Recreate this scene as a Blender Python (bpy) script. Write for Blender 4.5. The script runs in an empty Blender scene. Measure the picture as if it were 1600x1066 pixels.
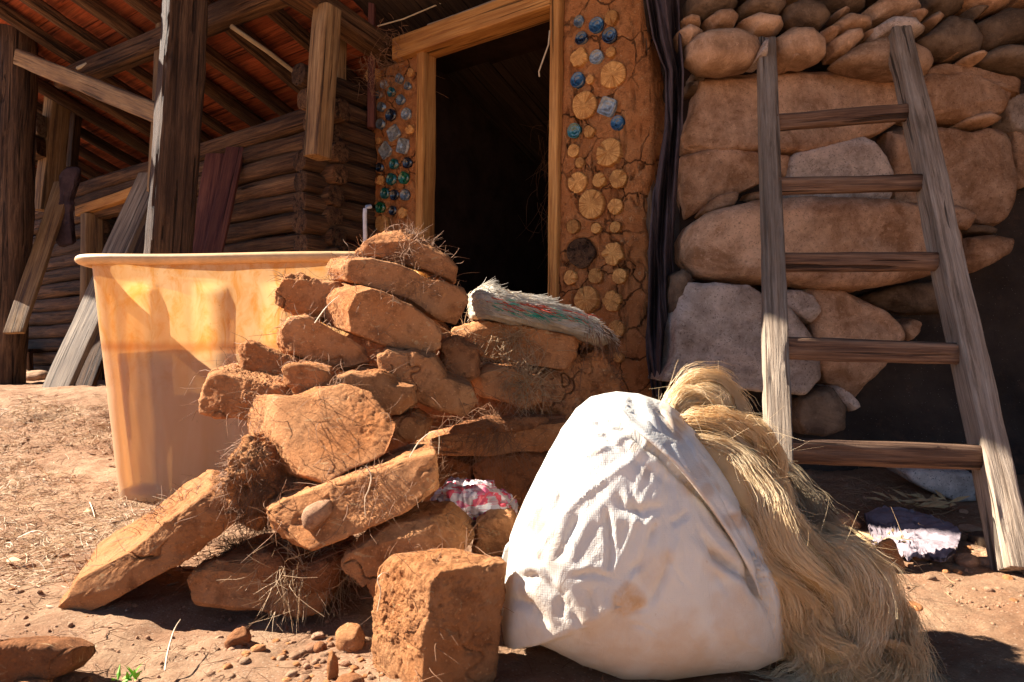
import bpy, bmesh, math
import numpy as np
from mathutils import Vector, Matrix
rng = np.random.default_rng(7)
scene = bpy.context.scene
COL = scene.collection
R = math.radians

# ---------------------------------------------------------------- numpy noise
_perm = np.random.default_rng(3).permutation(256); _perm = np.concatenate([_perm, _perm, _perm])
_g = np.random.default_rng(4).normal(size=(256, 3)); _g /= np.linalg.norm(_g, axis=1)[:, None]
def perlin(P):
    P = np.asarray(P, float); i = np.floor(P).astype(int); f = P-i; u = f*f*f*(f*(f*6-15)+10); i &= 255
    out = 0
    for dx in (0, 1):
        wx = u[:, 0] if dx else 1-u[:, 0]
        for dy in (0, 1):
            wy = u[:, 1] if dy else 1-u[:, 1]
            for dz in (0, 1):
                wz = u[:, 2] if dz else 1-u[:, 2]
                h = _perm[_perm[_perm[(i[:, 0]+dx) & 255]+((i[:, 1]+dy) & 255)]+((i[:, 2]+dz) & 255)]
                out = out+wx*wy*wz*(_g[h, 0]*(f[:, 0]-dx)+_g[h, 1]*(f[:, 1]-dy)+_g[h, 2]*(f[:, 2]-dz))
    return out*1.6
def fbm(P, oct=4, gain=.5):
    a = 1.; s = 0.; t = 0
    for k in range(oct):
        s = s+a*perlin(P*(2.03**k)+k*17.3); t += a; a *= gain
    return s/t
def ridged(P, oct=3):
    a = 1.; s = 0.; t = 0
    for k in range(oct):
        s = s+a*(1-np.abs(perlin(P*(2.1**k)+k*9.1))*2); t += a; a *= .5
    return s/t
def worley(P):
    P = np.asarray(P, float); i = np.floor(P).astype(int); f = P-i
    d1 = np.full(len(P), 9.); d2 = d1.copy()
    for dx in (-1, 0, 1):
        for dy in (-1, 0, 1):
            for dz in (-1, 0, 1):
                c = i+np.array([dx, dy, dz])
                h = _perm[_perm[_perm[c[:, 0] & 255]+(c[:, 1] & 255)]+(c[:, 2] & 255)]
                q = (_g[h]*.45+.5)+np.array([dx, dy, dz])-f
                d = np.sqrt((q*q).sum(1))
                d2 = np.minimum(d2, np.maximum(d1, d)); d1 = np.minimum(d1, d)
    return d1, d2
def sstep(a, b, x):
    t = np.clip((x-a)/(b-a), 0, 1); return t*t*(3-2*t)

# ---------------------------------------------------------------- camera maths
FX = 1067.; HC = .52; PITCH = math.atan(16/1067)
def ray(px, py):
    u = (px-800)/FX; v = (533-py)/FX
    return np.array([u, math.cos(PITCH)-v*math.sin(PITCH), math.sin(PITCH)+v*math.cos(PITCH)])
def W(px, py, d):
    r = ray(px, py); r = r*(d/r[1]); r[2] += HC; return r
cam = bpy.data.cameras.new('camera'); camo = bpy.data.objects.new('camera', cam); COL.objects.link(camo)
cam.sensor_width = 36; cam.lens = 36*FX/1600; cam.clip_start = .05; cam.clip_end = 500
camo.location = (0, 0, HC); camo.rotation_euler = (R(90)+PITCH, 0, 0); scene.camera = camo

# building wall plane: A + a*DA + n*DN (n = towards the yard)
A0 = np.array([.17, 3.0, 0]); DA = np.array([-.815, .58, 0]); DA /= np.linalg.norm(DA); DN = np.array([-DA[1], DA[0], 0])
DN = np.array([-.58, -.815, 0]); DN /= np.linalg.norm(DN)
UP = np.array([0, 0, 1.])
def B(a, n, z): return A0+a*DA+n*DN+z*UP
def onwall(px, py, n=0.):
    r = ray(px, py); o = np.array([0, 0, HC]); t = ((A0+n*DN-o)@DN)/(r@DN); return o+r*t
def acoord(px, n=0.): return float((onwall(px, 549, n)-A0)@DA)

# ---------------------------------------------------------------- object helpers
used_labels = {}
def tag(o, label=None, cat=None, group=None, kind=None):
    if label: o['label'] = label
    if cat: o['category'] = cat
    if group: o['group'] = group
    if kind: o['kind'] = kind
    return o
def empty(name, loc, label=None, cat=None, group=None):
    o = bpy.data.objects.new(name, None); COL.objects.link(o); o.location = Vector(loc); o.empty_display_size = .05
    return tag(o, label, cat, group)
def mk(name, V, F, mat, parent=None, loc=None, rot=None, smooth=True):
    """V world coords (unless rot given: local). F ndarray (tri/quad) or list"""
    V = np.asarray(V, float)
    if loc is None: loc = (V.min(0)+V.max(0))/2
    loc = np.asarray(loc, float)
    if rot is None: L = V-loc
    else: L = V
    me = bpy.data.meshes.new(name)
    if isinstance(F, np.ndarray):
        n, k = F.shape
        me.vertices.add(len(L)); me.vertices.foreach_set('co', L.astype(np.float32).ravel())
        me.loops.add(n*k); me.loops.foreach_set('vertex_index', F.astype(np.int32).ravel())
        me.polygons.add(n); me.polygons.foreach_set('loop_start', np.arange(0, n*k, k, dtype=np.int32))
        me.polygons.foreach_set('loop_total', np.full(n, k, np.int32))
        me.update(calc_edges=True); me.validate()
    else:
        me.from_pydata([tuple(v) for v in L], [], [tuple(f) for f in F])
    if smooth: me.polygons.foreach_set('use_smooth', np.ones(len(me.polygons), bool))
    if mat:
        me.materials.append(mat)
    o = bpy.data.objects.new(name, me); COL.objects.link(o)
    M = Matrix.Translation(Vector(loc))
    if rot is not None: M = M @ rot.to_4x4()
    if parent is not None:
        o.parent = parent
        Pm = PM[parent.name]
        o.matrix_local = Pm.inverted() @ M
    else: o.matrix_local = M
    PM[o.name] = M
    return o
class _PM(dict):
    def __missing__(self, k):
        o = bpy.data.objects[k]; return Matrix.Translation(o.location)
PM = _PM()

_ico = {}
def ico(s):
    if s not in _ico:
        bm = bmesh.new(); bmesh.ops.create_icosphere(bm, subdivisions=s, radius=1)
        bm.verts.ensure_lookup_table()
        V = np.array([v.co[:] for v in bm.verts]); F = np.array([[v.index for v in f.verts] for f in bm.faces]); bm.free()
        _ico[s] = (V, F)
    return _ico[s]
def vnormals(V, F):
    if F.shape[1] == 4: n = np.cross(V[F[:, 2]]-V[F[:, 0]], V[F[:, 3]]-V[F[:, 1]])
    else: n = np.cross(V[F[:, 1]]-V[F[:, 0]], V[F[:, 2]]-V[F[:, 0]])
    N = np.zeros_like(V)
    for k in range(F.shape[1]):
        for c in range(3): N[:, c] += np.bincount(F[:, k], n[:, c], len(V))
    return N/(np.linalg.norm(N, axis=1)[:, None]+1e-12)

def outline_solid(poly, d, E, n=8., sub=5, gx=0, gy=0, center=None):
    """superellipsoid whose section is the given outline, swept along E (real thickness)"""
    P = np.array([p[:2] for p in poly], float)
    if center is None:
        x, y = P[:, 0], P[:, 1]; x1, y1 = np.roll(x, -1), np.roll(y, -1); cr = x*y1-x1*y; a = cr.sum()/2
        center = (((x+x1)*cr).sum()/6/a, ((y+y1)*cr).sum()/6/a)
    c = np.array(center, float)
    if callable(d): W_ = lambda x, y: d(x, y)
    else: W_ = lambda x, y: W(x, y, d+gx*(x-c[0])/100+gy*(y-c[1])/100)
    C3 = W_(c[0], c[1])
    # dense samples of R(theta) by marching edges
    S = []; TH = []
    for i in range(len(P)):
        a, b = P[i], P[(i+1) % len(P)]
        m = max(2, int(np.hypot(*(b-a))/2))
        for t in np.linspace(0, 1, m, endpoint=False):
            q = a+(b-a)*t; S.append(W_(q[0], q[1])); TH.append(math.atan2(-(q[1]-c[1]), q[0]-c[0]))
    TH = np.array(TH); S = np.array(S); o = np.argsort(TH); TH = TH[o]; S = S[o]
    TH = np.concatenate([[TH[-1]-2*math.pi], TH, [TH[0]+2*math.pi]]); S = np.concatenate([S[-1:], S, S[:1]])
    V, F = ico(sub)
    th = np.arctan2(V[:, 1], V[:, 0])
    Sx = np.stack([np.interp(th, TH, S[:, k]) for k in range(3)], 1)
    rho = np.sqrt(V[:, 0]**2+V[:, 1]**2); w = np.abs(V[:, 2])
    den = (rho**n+w**n)**(1/n); a = rho/den; b = V[:, 2]/den
    E = np.asarray(E, float)
    mm = .5*(1-min(1, max(0, (n-3)/4)))
    return C3+(Sx-C3)*a[:, None]+E*((1-b)/2-mm)[:, None], F, C3
def proj(V):
    x, y, z = V[:, 0], V[:, 1], V[:, 2]-HC; c, s_ = math.cos(PITCH), math.sin(PITCH)
    dp = y*c+z*s_; vv = -y*s_+z*c; return 800+FX*x/dp, 533-FX*vv/dp
def pdist(px, py, line):
    best = np.full(len(px), 1e9); sg = np.zeros(len(px)); L = 0; tot = sum(math.hypot(line[i+1][0]-line[i][0], line[i+1][1]-line[i][1]) for i in range(len(line)-1)); tt = np.zeros(len(px))
    for (x0, y0), (x1, y1) in zip(line[:-1], line[1:]):
        dx, dy = x1-x0, y1-y0; l = math.hypot(dx, dy); t = np.clip(((px-x0)*dx+(py-y0)*dy)/l/l, 0, 1)
        qx, qy = px-x0-t*dx, py-y0-t*dy; d = np.hypot(qx, qy); m = d < best
        best[m] = d[m]; sg[m] = np.sign(dx*qy-dy*qx)[m]; tt[m] = ((L+t*l)/tot)[m]; L += l
    return best, sg, tt

def chip(V, k, r2, bias=(0, 0, 0), amt=(.05, .3), spread=(1, 1, 1)):
    C = (V.min(0)+V.max(0))/2; md = np.ptp(V, 0).min()
    for j in range(k):
        p = r2.normal(size=3)*np.array(spread)+np.array(bias); p /= np.linalg.norm(p); s = (V-C)@p; h = s.max()-md*r2.uniform(*amt)
        V = V-p*np.maximum(0, s-h)[:, None]
    return V
def straw_mesh(roots, dirs, lens, rad, K=5, curl=.35, droop=.25, sides=3, r2=None):
    S = len(roots); r2 = r2 or rng
    dirs = dirs/(np.linalg.norm(dirs, axis=1)[:, None]+1e-9)
    side = np.cross(dirs, r2.normal(size=(S, 3))); side /= np.linalg.norm(side, axis=1)[:, None]+1e-9
    t = np.linspace(0, 1, K)[None, :, None]; L = lens[:, None, None]
    cur = (r2.normal(size=(S,))*curl)[:, None, None]; cur2 = (r2.normal(size=(S,))*curl*.6)[:, None, None]
    s2 = np.cross(dirs, side)
    P = roots[:, None]+dirs[:, None]*t*L+side[:, None]*cur*L*t*t+s2[:, None]*cur2*L*np.sin(t*4)*.5
    P[..., 2] -= (droop*lens[:, None]*t[..., 0]**2)
    return tubes(P, np.broadcast_to(rad, (S,)), sides)
def tubes(P, rad, sides=3, taper=True):
    S, K, _ = P.shape
    T = np.gradient(P, axis=1); T /= np.linalg.norm(T, axis=2)[..., None]+1e-9
    ref = np.broadcast_to(np.array([.31, .52, .79]), T.shape)
    X = np.cross(T, ref); X /= np.linalg.norm(X, axis=2)[..., None]+1e-9; Y = np.cross(T, X)
    an = np.arange(sides)*2*math.pi/sides
    tp = (1-.6*np.linspace(0, 1, K)**2) if taper else np.ones(K)
    r = (np.asarray(rad)[:, None]*tp[None])[..., None, None]
    V = P[:, :, None]+r*(X[:, :, None]*np.cos(an)[None, None, :, None]+Y[:, :, None]*np.sin(an)[None, None, :, None])
    base = (np.arange(S)*K*sides)[:, None, None]; k = np.arange(K-1)[None, :, None]*sides; j = np.arange(sides)[None, None]
    j2 = (j+1) % sides
    F = np.stack([base+k+j, base+k+j2, base+k+sides+j2, base+k+sides+j], -1).reshape(-1, 4)
    return V.reshape(-1, 3), F

def grain_rot(z, x):
    z = np.asarray(z, float); z = z/np.linalg.norm(z); x = np.asarray(x, float); x = x-z*(x@z); x /= np.linalg.norm(x); y = np.cross(z, x)
    return Matrix(((x[0], y[0], z[0]), (x[1], y[1], z[1]), (x[2], y[2], z[2])))
_seed = [0]
def beam(name, p0, p1, w, h, mat, side=(1, 0, 0), n=10., rough=.002, wave=.004, parent=None, res=.03, seg=28, taper=1., crack=0.):
    p0 = np.asarray(p0, float); p1 = np.asarray(p1, float); L = np.linalg.norm(p1-p0); _seed[0] += 1; sd = _seed[0]*13.7
    M = max(4, int(L/res)); th = np.linspace(0, 2*math.pi, seg, endpoint=False)+math.pi/seg
    if n > 4: th = th+.2*np.sin(4*th)      # gather points near corners
    c, s = np.cos(th), np.sin(th); den = (np.abs(c)**n+np.abs(s)**n)**(1/n)
    ux, uy = c/den, s/den
    zs = np.linspace(0, L, M); sc = 1+(taper-1)*zs/L
    X = (ux[None]*w/2*sc[:, None]); Y = (uy[None]*h/2*sc[:, None]); Z = np.repeat(zs[:, None], seg, 1)
    V = np.stack([X, Y, Z], -1).reshape(-1, 3)
    Q = V.copy(); f = V*np.array([1/w, 1/h, 1/.25])
    d = rough*fbm(np.stack([V[:, 0]*60, V[:, 1]*60, V[:, 2]*7], 1)+sd, 3)+wave*fbm(np.stack([V[:, 0]*4, V[:, 1]*4, V[:, 2]*3.], 1)+sd, 2)
    nr = np.stack([V[:, 0]/w, V[:, 1]/h, 0*V[:, 0]], 1); nr /= np.linalg.norm(nr, axis=1)[:, None]+1e-9
    if crack:
        cr = np.abs(perlin(np.stack([V[:, 0]*0+np.tile(np.arange(seg)*.45, M), V[:, 2]*.9, 0*V[:, 0]+sd], 1)))
        d = d-crack*(1-sstep(0, .1, cr))
    V = V+nr*d[:, None]
    V[:, 0] += wave*2*perlin(np.stack([Q[:, 2]*1.3, Q[:, 2]*0+sd, Q[:, 2]*0], 1)); V[:, 1] += wave*2*perlin(np.stack([Q[:, 2]*1.3, Q[:, 2]*0+sd+5, Q[:, 2]*0], 1))
    # end rings + caps
    ends = []; allV = [V]; off = len(V)
    F = []
    k = np.arange(M-1)[:, None]*seg; j = np.arange(seg)[None]; j2 = (j+1) % seg
    Fq = np.stack([k+j, k+j2, k+seg+j2, k+seg+j], -1).reshape(-1, 4)
    F = [tuple(f) for f in Fq]
    for e, (st, zz) in enumerate(((0, -1), ((M-1)*seg, 1))):
        ring = V[st:st+seg]; cen = ring.mean(0)
        prev = list(range(st, st+seg))
        for q, push in ((.96, .002), (.6, .003)):
            R2 = cen+(ring-cen)*q; R2[:, 2] += zz*push+perlin(R2*60+sd)*.001
            ids = list(range(off, off+seg)); allV.append(R2); off += seg
            for a in range(seg):
                b = (a+1) % seg
                F.append((prev[b], prev[a], ids[a], ids[b]) if zz < 0 else (prev[a], prev[b], ids[b], ids[a]))
            prev = ids
        allV.append(cen[None]+np.array([[0, 0, zz*.003]])); ci = off; off += 1
        for a in range(seg):
            b = (a+1) % seg
            F.append((prev[b], prev[a], ci) if zz < 0 else (prev[a], prev[b], ci))
    V = np.concatenate(allV)
    o = mk(name, V, F, mat, parent, loc=p0, rot=grain_rot(p1-p0, side))
    if n > 4.5: o.data.set_sharp_from_angle(angle=R(38))
    return o

# ---------------------------------------------------------------- material helpers
class NT:
    def __init__(s, name):
        s.m = bpy.data.materials.new(name); s.m.use_nodes = True; s.t = s.m.node_tree; s.b = s.t.nodes['Principled BSDF']; s.out = s.t.nodes['Material Output']
        s.tc = s.t.nodes.new('ShaderNodeTexCoord'); s.oi = s.t.nodes.new('ShaderNodeObjectInfo')
        a = s.n('ShaderNodeVectorMath', operation='SCALE'); s.l(s.t_rgb(s.oi.outputs['Random']), a.inputs[0]); a.inputs[3].default_value = 37.
        v = s.n('ShaderNodeVectorMath', operation='ADD'); s.l(s.tc.outputs['Object'], v.inputs[0]); s.l(a.outputs[0], v.inputs[1]); s.co = v.outputs[0]
    def t_rgb(s, o):
        c = s.t.nodes.new('ShaderNodeCombineXYZ')
        for i in range(3): s.l(o, c.inputs[i])
        return c.outputs[0]
    def n(s, typ, **k):
        x = s.t.nodes.new(typ)
        for a, b in k.items(): setattr(x, a, b)
        return x
    def l(s, a, b): s.t.links.new(a, b)
    def map(s, sc, co=None):
        m = s.n('ShaderNodeMapping'); m.inputs['Scale'].default_value = sc if hasattr(sc, '__len__') else (sc,)*3; s.l(co or s.co, m.inputs[0]); return m.outputs[0]
    def noise(s, sc, det=4, rough=.55, dist=0, co=None):
        x = s.n('ShaderNodeTexNoise'); x.inputs['Scale'].default_value = 1; x.inputs['Detail'].default_value = det; x.inputs['Roughness'].default_value = rough; x.inputs['Distortion'].default_value = dist
        s.l(s.map(sc, co), x.inputs['Vector']); return x.outputs[0]
    def vor(s, sc, feature='F1', co=None, out='Distance'):
        x = s.n('ShaderNodeTexVoronoi', feature=feature); x.inputs['Scale'].default_value = 1; s.l(s.map(sc, co), x.inputs['Vector']); return x.outputs[out]
    def mixv(s, co, sc):
        nn = s.n('ShaderNodeTexNoise'); nn.inputs['Scale'].default_value = sc; s.l(co, nn.inputs['Vector']); q = s.n('ShaderNodeVectorMath', operation='SCALE'); q.inputs[3].default_value = .03; s.l(nn.outputs['Color'], q.inputs[0])
        w_ = s.n('ShaderNodeVectorMath', operation='ADD'); s.l(co, w_.inputs[0]); s.l(q.outputs[0], w_.inputs[1]); return w_.outputs[0]
    def ramp(s, f, stops):
        x = s.n('ShaderNodeValToRGB'); e = x.color_ramp.elements
        while len(e) < len(stops): e.new(.5)
        for i, (p, c) in enumerate(stops):
            e[i].position = p; e[i].color = (*c, 1) if hasattr(c, '__len__') else (c, c, c, 1)
        s.l(f, x.inputs[0]); return x.outputs[0]
    def mix(s, f, a, b, mode='MIX'):
        x = s.n('ShaderNodeMix', data_type='RGBA', blend_type=mode)
        for i, v in ((0, f), (6, a), (7, b)):
            if hasattr(v, 'links') or isinstance(v, bpy.types.NodeSocket): s.l(v, x.inputs[i])
            elif i == 0: x.inputs[i].default_value = v
            else: x.inputs[i].default_value = (*v, 1)
        return x.outputs[2]
    def math(s, op, a, b=None):
        x = s.n('ShaderNodeMath', operation=op)
        for i, v in ((0, a), (1, b)):
            if v is None: continue
            if isinstance(v, bpy.types.NodeSocket): s.l(v, x.inputs[i])
            else: x.inputs[i].default_value = v
        return x.outputs[0]
    def bump(s, f, dist, strength=1., prev=None):
        x = s.n('ShaderNodeBump'); x.inputs['Distance'].default_value = dist; x.inputs['Strength'].default_value = strength; s.l(f, x.inputs['Height'])
        if prev: s.l(prev, x.inputs['Normal'])
        return x.outputs[0]
    def fin(s, col=None, rough=.9, norm=None, spec=.2, metal=0):
        if col is not None:
            if isinstance(col, bpy.types.NodeSocket): s.l(col, s.b.inputs['Base Color'])
            else: s.b.inputs['Base Color'].default_value = (*col, 1)
        if isinstance(rough, bpy.types.NodeSocket): s.l(rough, s.b.inputs['Roughness'])
        else: s.b.inputs['Roughness'].default_value = rough
        s.b.inputs['Specular IOR Level'].default_value = spec; s.b.inputs['Metallic'].default_value = metal
        if norm: s.l(norm, s.b.inputs['Normal'])
        return s.m

def m_dirt(name, c1, c2, c3, bump=.004, k=1., straw=True, cracks=0.):
    s = NT(name)
    base = s.ramp(s.noise(9*k, 6, .6), [(.3, c1), (.7, c2)])
    dk = s.ramp(s.noise(28*k, 5, .7), [(.36, 1.), (.5, 0.)])
    base = s.mix(s.math('MULTIPLY', dk, .55), base, c3)
    if straw:
        st = s.ramp(s.noise((14*k, 120*k, 40*k), 2, .5, 1.2), [(.66, 0.), (.70, 1.)])
        base = s.mix(s.math('MULTIPLY', st, .55), base, (.55, .38, .2))
    sp = s.ramp(s.vor(85*k), [(.08, 1.), (.2, 0.)])
    base = s.mix(s.math('MULTIPLY', sp, .35), base, tuple(min(1, x*1.9) for x in c2))
    ck = None
    if cracks:
        v1 = s.n('ShaderNodeTexVoronoi', feature='DISTANCE_TO_EDGE'); v1.inputs['Scale'].default_value = 7.5; nn = s.n('ShaderNodeTexNoise'); nn.inputs['Scale'].default_value = 9; nn.inputs['Detail'].default_value = 6; s.l(s.co, nn.inputs['Vector'])
        q = s.n('ShaderNodeVectorMath', operation='SCALE'); q.inputs[3].default_value = .11; s.l(nn.outputs['Color'], q.inputs[0]); w_ = s.n('ShaderNodeVectorMath', operation='ADD'); s.l(s.co, w_.inputs[0]); s.l(q.outputs[0], w_.inputs[1]); s.l(w_.outputs[0], v1.inputs['Vector'])
        ck = s.math('MULTIPLY', s.ramp(v1.outputs[0], [(.012, 1.), (.035, 0.)]), s.ramp(s.noise(3.5, 3), [(.42, 0.), (.5, 1.)])); base = s.mix(s.math('MULTIPLY', ck, cracks), base, (.03, .012, .006))
    v = s.mix(1., base, s.ramp(s.oi.outputs['Random'], [(0, (.85, .82, .8)), (1, (1.12, 1.1, 1.1))]), 'MULTIPLY')
    nb = s.bump(s.noise(40*k, 10, .8), bump*2.2, 1.)
    nb = s.bump(s.vor(140*k), bump*.35, .6, nb)
    if ck: nb = s.bump(s.math('SUBTRACT', 1., ck), .01, 1., nb)
    return s.fin(v, .95, nb, .1)
def m_wood(name, c1, c2, c3=None, rough=.8, bump=.003, gs=1., tint=.15, knots=True):
    s = NT(name); c3 = c3 or tuple(x*.3 for x in c1)
    g = s.noise((38*gs, 38*gs, 1.8*gs), 8, .72, .5)
    fine = s.noise((150*gs, 150*gs, 4*gs), 5, .7, .2)
    col = s.ramp(g, [(.36, c3), (.46, c1), (.66, c2)])
    col = s.mix(s.math('MULTIPLY', s.ramp(fine, [(.38, 1.), (.56, 0.)]), .6), col, c3)
    blot = s.noise((5, 5, 2.2), 4, .6)
    col = s.mix(s.math('MULTIPLY', s.ramp(blot, [(.4, 1.), (.62, 0.)]), .45), col, c3)
    cr = s.ramp(s.noise((45*gs, 45*gs, 1.1*gs), 3, .5, .3), [(.34, 1.), (.38, 0.)])
    col = s.mix(s.math('MULTIPLY', cr, .85), col, tuple(x*.15 for x in c1))
    col = s.mix(1., col, s.ramp(s.oi.outputs['Random'], [(0, 1-tint), (1, 1+tint)]), 'MULTIPLY')
    h = s.math('SUBTRACT', s.math('ADD', g, s.math('MULTIPLY', fine, .5)), s.math('MULTIPLY', cr, 1.5))
    return s.fin(col, rough, s.bump(h, bump*2.2, 1.), .2)
def m_stone(name, c1, c2, sp=None, spamt=.6, bump=.004, k=1., spk=90):
    s = NT(name)
    base = s.ramp(s.noise(7*k, 9, .72, .6), [(.38, tuple(x*.72 for x in c1)), (.5, tuple((x+y)/2 for x, y in zip(c1, c2))), (.62, tuple(min(1, x*1.12) for x in c2))])
    patch = s.ramp(s.noise(13*k, 7, .75), [(.4, 0.), (.62, 1.)])
    base = s.mix(s.math('MULTIPLY', patch, .45), base, tuple(x*.42 for x in c1)); base = s.mix(s.math('MULTIPLY', s.ramp(s.noise(3.2*k, 8, .7, 1.), [(.52, 0.), (.64, .5)]), 1.), base, tuple(min(1, x*1.35+.03) for x in c2))
    if sp is not None:
        base = s.mix(s.math('MULTIPLY', s.ramp(s.vor(spk*k, co=s.mixv(s.co, 60*k)), [(.16, 1.), (.3, 0.)]), spamt), base, sp)
    base = s.mix(s.math('MULTIPLY', s.ramp(s.noise(75*k, 6, .75), [(.32, 1.), (.40, 0.)]), .65), base, tuple(x*.3 for x in c1)); base = s.mix(s.math('MULTIPLY', s.ramp(s.noise(50*k, 7, .8), [(.56, 0.), (.68, 1.)]), .45), base, tuple(min(1, x*1.5+.05) for x in c2))
    v = s.mix(1., base, s.ramp(s.oi.outputs['Random'], [(0, (.78, .74, .72)), (1, (1.15, 1.12, 1.12))]), 'MULTIPLY')
    nb = s.bump(s.noise(22*k, 10, .78), bump*3.2, 1.); nb = s.bump(s.noise(150*k, 4, .7), bump*.6, 1., nb)
    return s.fin(v, .9, nb, .15)
def m_flat(name, c, rough=.7, spec=.3, metal=0, var=.15, bump=.001, k=40):
    s = NT(name); col = s.ramp(s.noise(k, 5, .65), [(.3, tuple(x*(1-var) for x in c)), (.7, tuple(min(1, x*(1+var)) for x in c))])
    return s.fin(col, rough, s.bump(s.noise(k*3, 4), bump, .8), spec, metal)
MUD = m_dirt('red_mud', (.45, .175, .06), (.57, .28, .125), (.17, .065, .028), .006)
COB = m_dirt('cob_mud', (.42, .155, .05), (.55, .25, .095), (.13, .045, .018), .009, cracks=.75)
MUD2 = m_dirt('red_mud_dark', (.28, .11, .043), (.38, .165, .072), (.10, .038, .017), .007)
MUDP = m_dirt('red_mud_pale', (.46, .235, .13), (.58, .36, .23), (.22, .09, .04), .007)
GROUND = None
STRAW = m_flat('straw', (.46, .29, .15), .6, .4, var=.3, k=8)
STRAWD = m_flat('straw_brown', (.24, .12, .06), .7, .3, var=.4, k=8)
STRAWL = m_flat('straw_pale', (.66, .50, .33), .5, .4, var=.2, k=8)
LOGM = m_wood('log_dark', (.105, .050, .022), (.23, .125, .06), (.022, .011, .008), bump=.006, tint=.3)
POSTM = m_wood('post_dark', (.09, .048, .026), (.20, .115, .065), (.02, .012, .01), bump=.006)
YEL = m_wood('pine_fresh', (.50, .24, .065), (.62, .34, .12), (.25, .10, .03), bump=.0015, tint=.06)
YELD = m_wood('pine_weathered', (.30, .17, .07), (.42, .27, .13), (.09, .05, .03), bump=.002)
GREYW = m_wood('grey_wood', (.34, .25, .18), (.48, .38, .29), (.13, .09, .06), bump=.004)
RUNG = m_wood('rung_wood', (.22, .12, .07), (.36, .22, .14), (.06, .03, .02), bump=.004)
# ================================================================ LIGHT
SUN = np.array([-.74, .19, .64]); SUN /= np.linalg.norm(SUN)
w = bpy.data.worlds.new('World'); scene.world = w; w.use_nodes = True
wt = w.node_tree; bg = wt.nodes['Background']; sky = wt.nodes.new('ShaderNodeTexSky'); sky.sky_type = 'NISHITA'; sky.sun_disc = False
sky.sun_elevation = math.asin(SUN[2]); sky.sun_rotation = math.atan2(SUN[0], SUN[1]); sky.altitude = 2800; sky.air_density = .7; sky.dust_density = .25
wt.links.new(sky.outputs[0], bg.inputs[0]); bg.inputs[1].default_value = .05
sl = bpy.data.lights.new('sun', 'SUN'); sl.energy = 5.; sl.angle = R(.5); sl.color = (1, .93, .82)
so = bpy.data.objects.new('sun', sl); COL.objects.link(so); so.rotation_euler = Vector(-SUN).to_track_quat('-Z', 'Y').to_euler(); so.location = (-6, 1, 6)
vs = scene.view_settings; vs.view_transform = 'Standard'; vs.look = 'None'; vs.gamma = 1; vs.exposure = 2.0

# ================================================================ GROUND
def gz(x, y):
    x = np.asarray(x, float); y = np.asarray(y, float); sh = x.shape; x = x.ravel(); y = y.ravel()
    P = np.stack([x, y, x*0], 1)
    z = .03*fbm(P*1.1+3, 3)+.012*fbm(P*7, 3)-.010*sstep(.15, .4, perlin(P*4+20))
    hump = sstep(-1.35, -1.95, x+.12*fbm(P*2+9, 2))*sstep(2.3, 3.5, y+.1*fbm(P*2.5, 2))
    z = z+.26*hump+.05*sstep(-1.2, -2.2, x)*sstep(1.9, 2.6, y)
    z = z+.05*sstep(2.0, 2.7, y)*sstep(.4, .9, x)            # soil banked at the foot of the stone wall
    return z.reshape(sh)
def gn(x, y): return float(gz(np.array([x]), np.array([y]))[0])
def axis(lo, hi, step, far):
    a = np.arange(lo, hi, step); g = []; s = step; v = hi
    while v < far: s *= 1.35; v += s; g.append(v)
    h = []; s = step; v = lo
    while v > -far: s *= 1.35; v -= s; h.append(v)
    return np.array(h[::-1]+list(a)+g)
gx_ = axis(-3.3, 2.3, .011, 60); gy_ = axis(.85, 4.4, .011, 60)
GX, GY = np.meshgrid(gx_, gy_, indexing='ij'); Z = gz(GX, GY)
P = np.stack([GX.ravel(), GY.ravel(), 0*GX.ravel()], 1)
det = .008*fbm(P*22, 4, .7)+.004*ridged(P*12+2, 3)
d1, d2 = worley(P*22); det += .006*np.clip(.42-d1, 0, 1)*(perlin(P*5)>.0)
Z = Z+det.reshape(Z.shape)
nx, ny = GX.shape; idx = np.arange(nx*ny).reshape(nx, ny)
F = np.stack([idx[:-1, :-1], idx[1:, :-1], idx[1:, 1:], idx[:-1, 1:]], -1).reshape(-1, 4)
s = NT('trodden_earth')
c = s.ramp(s.noise(2.2, 6, .6), [(.36, (.30, .165, .09)), (.64, (.47, .295, .18))])
c = s.mix(s.math('MULTIPLY', s.ramp(s.noise(7, 7, .7), [(.42, 1.), (.58, 0.)]), .5), c, (.28, .13, .07))
c = s.mix(s.math('MULTIPLY', s.ramp(s.noise(60, 5, .7), [(.34, 1.), (.48, 0.)]), .5), c, (.22, .11, .06))
c = s.mix(s.math('MULTIPLY', s.ramp(s.vor(110), [(.12, 1.), (.25, 0.)]), .5), c, (.62, .44, .31))
nb = s.bump(s.noise(38, 10, .8), .014, 1.); nb = s.bump(s.vor(150), .002, .7, nb)
GROUND = s.fin(c, .95, nb, .1)
tag(mk('ground', np.stack([GX, GY, Z], -1).reshape(-1, 3), F, GROUND, loc=(0, 0, 0)), kind='structure')

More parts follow.
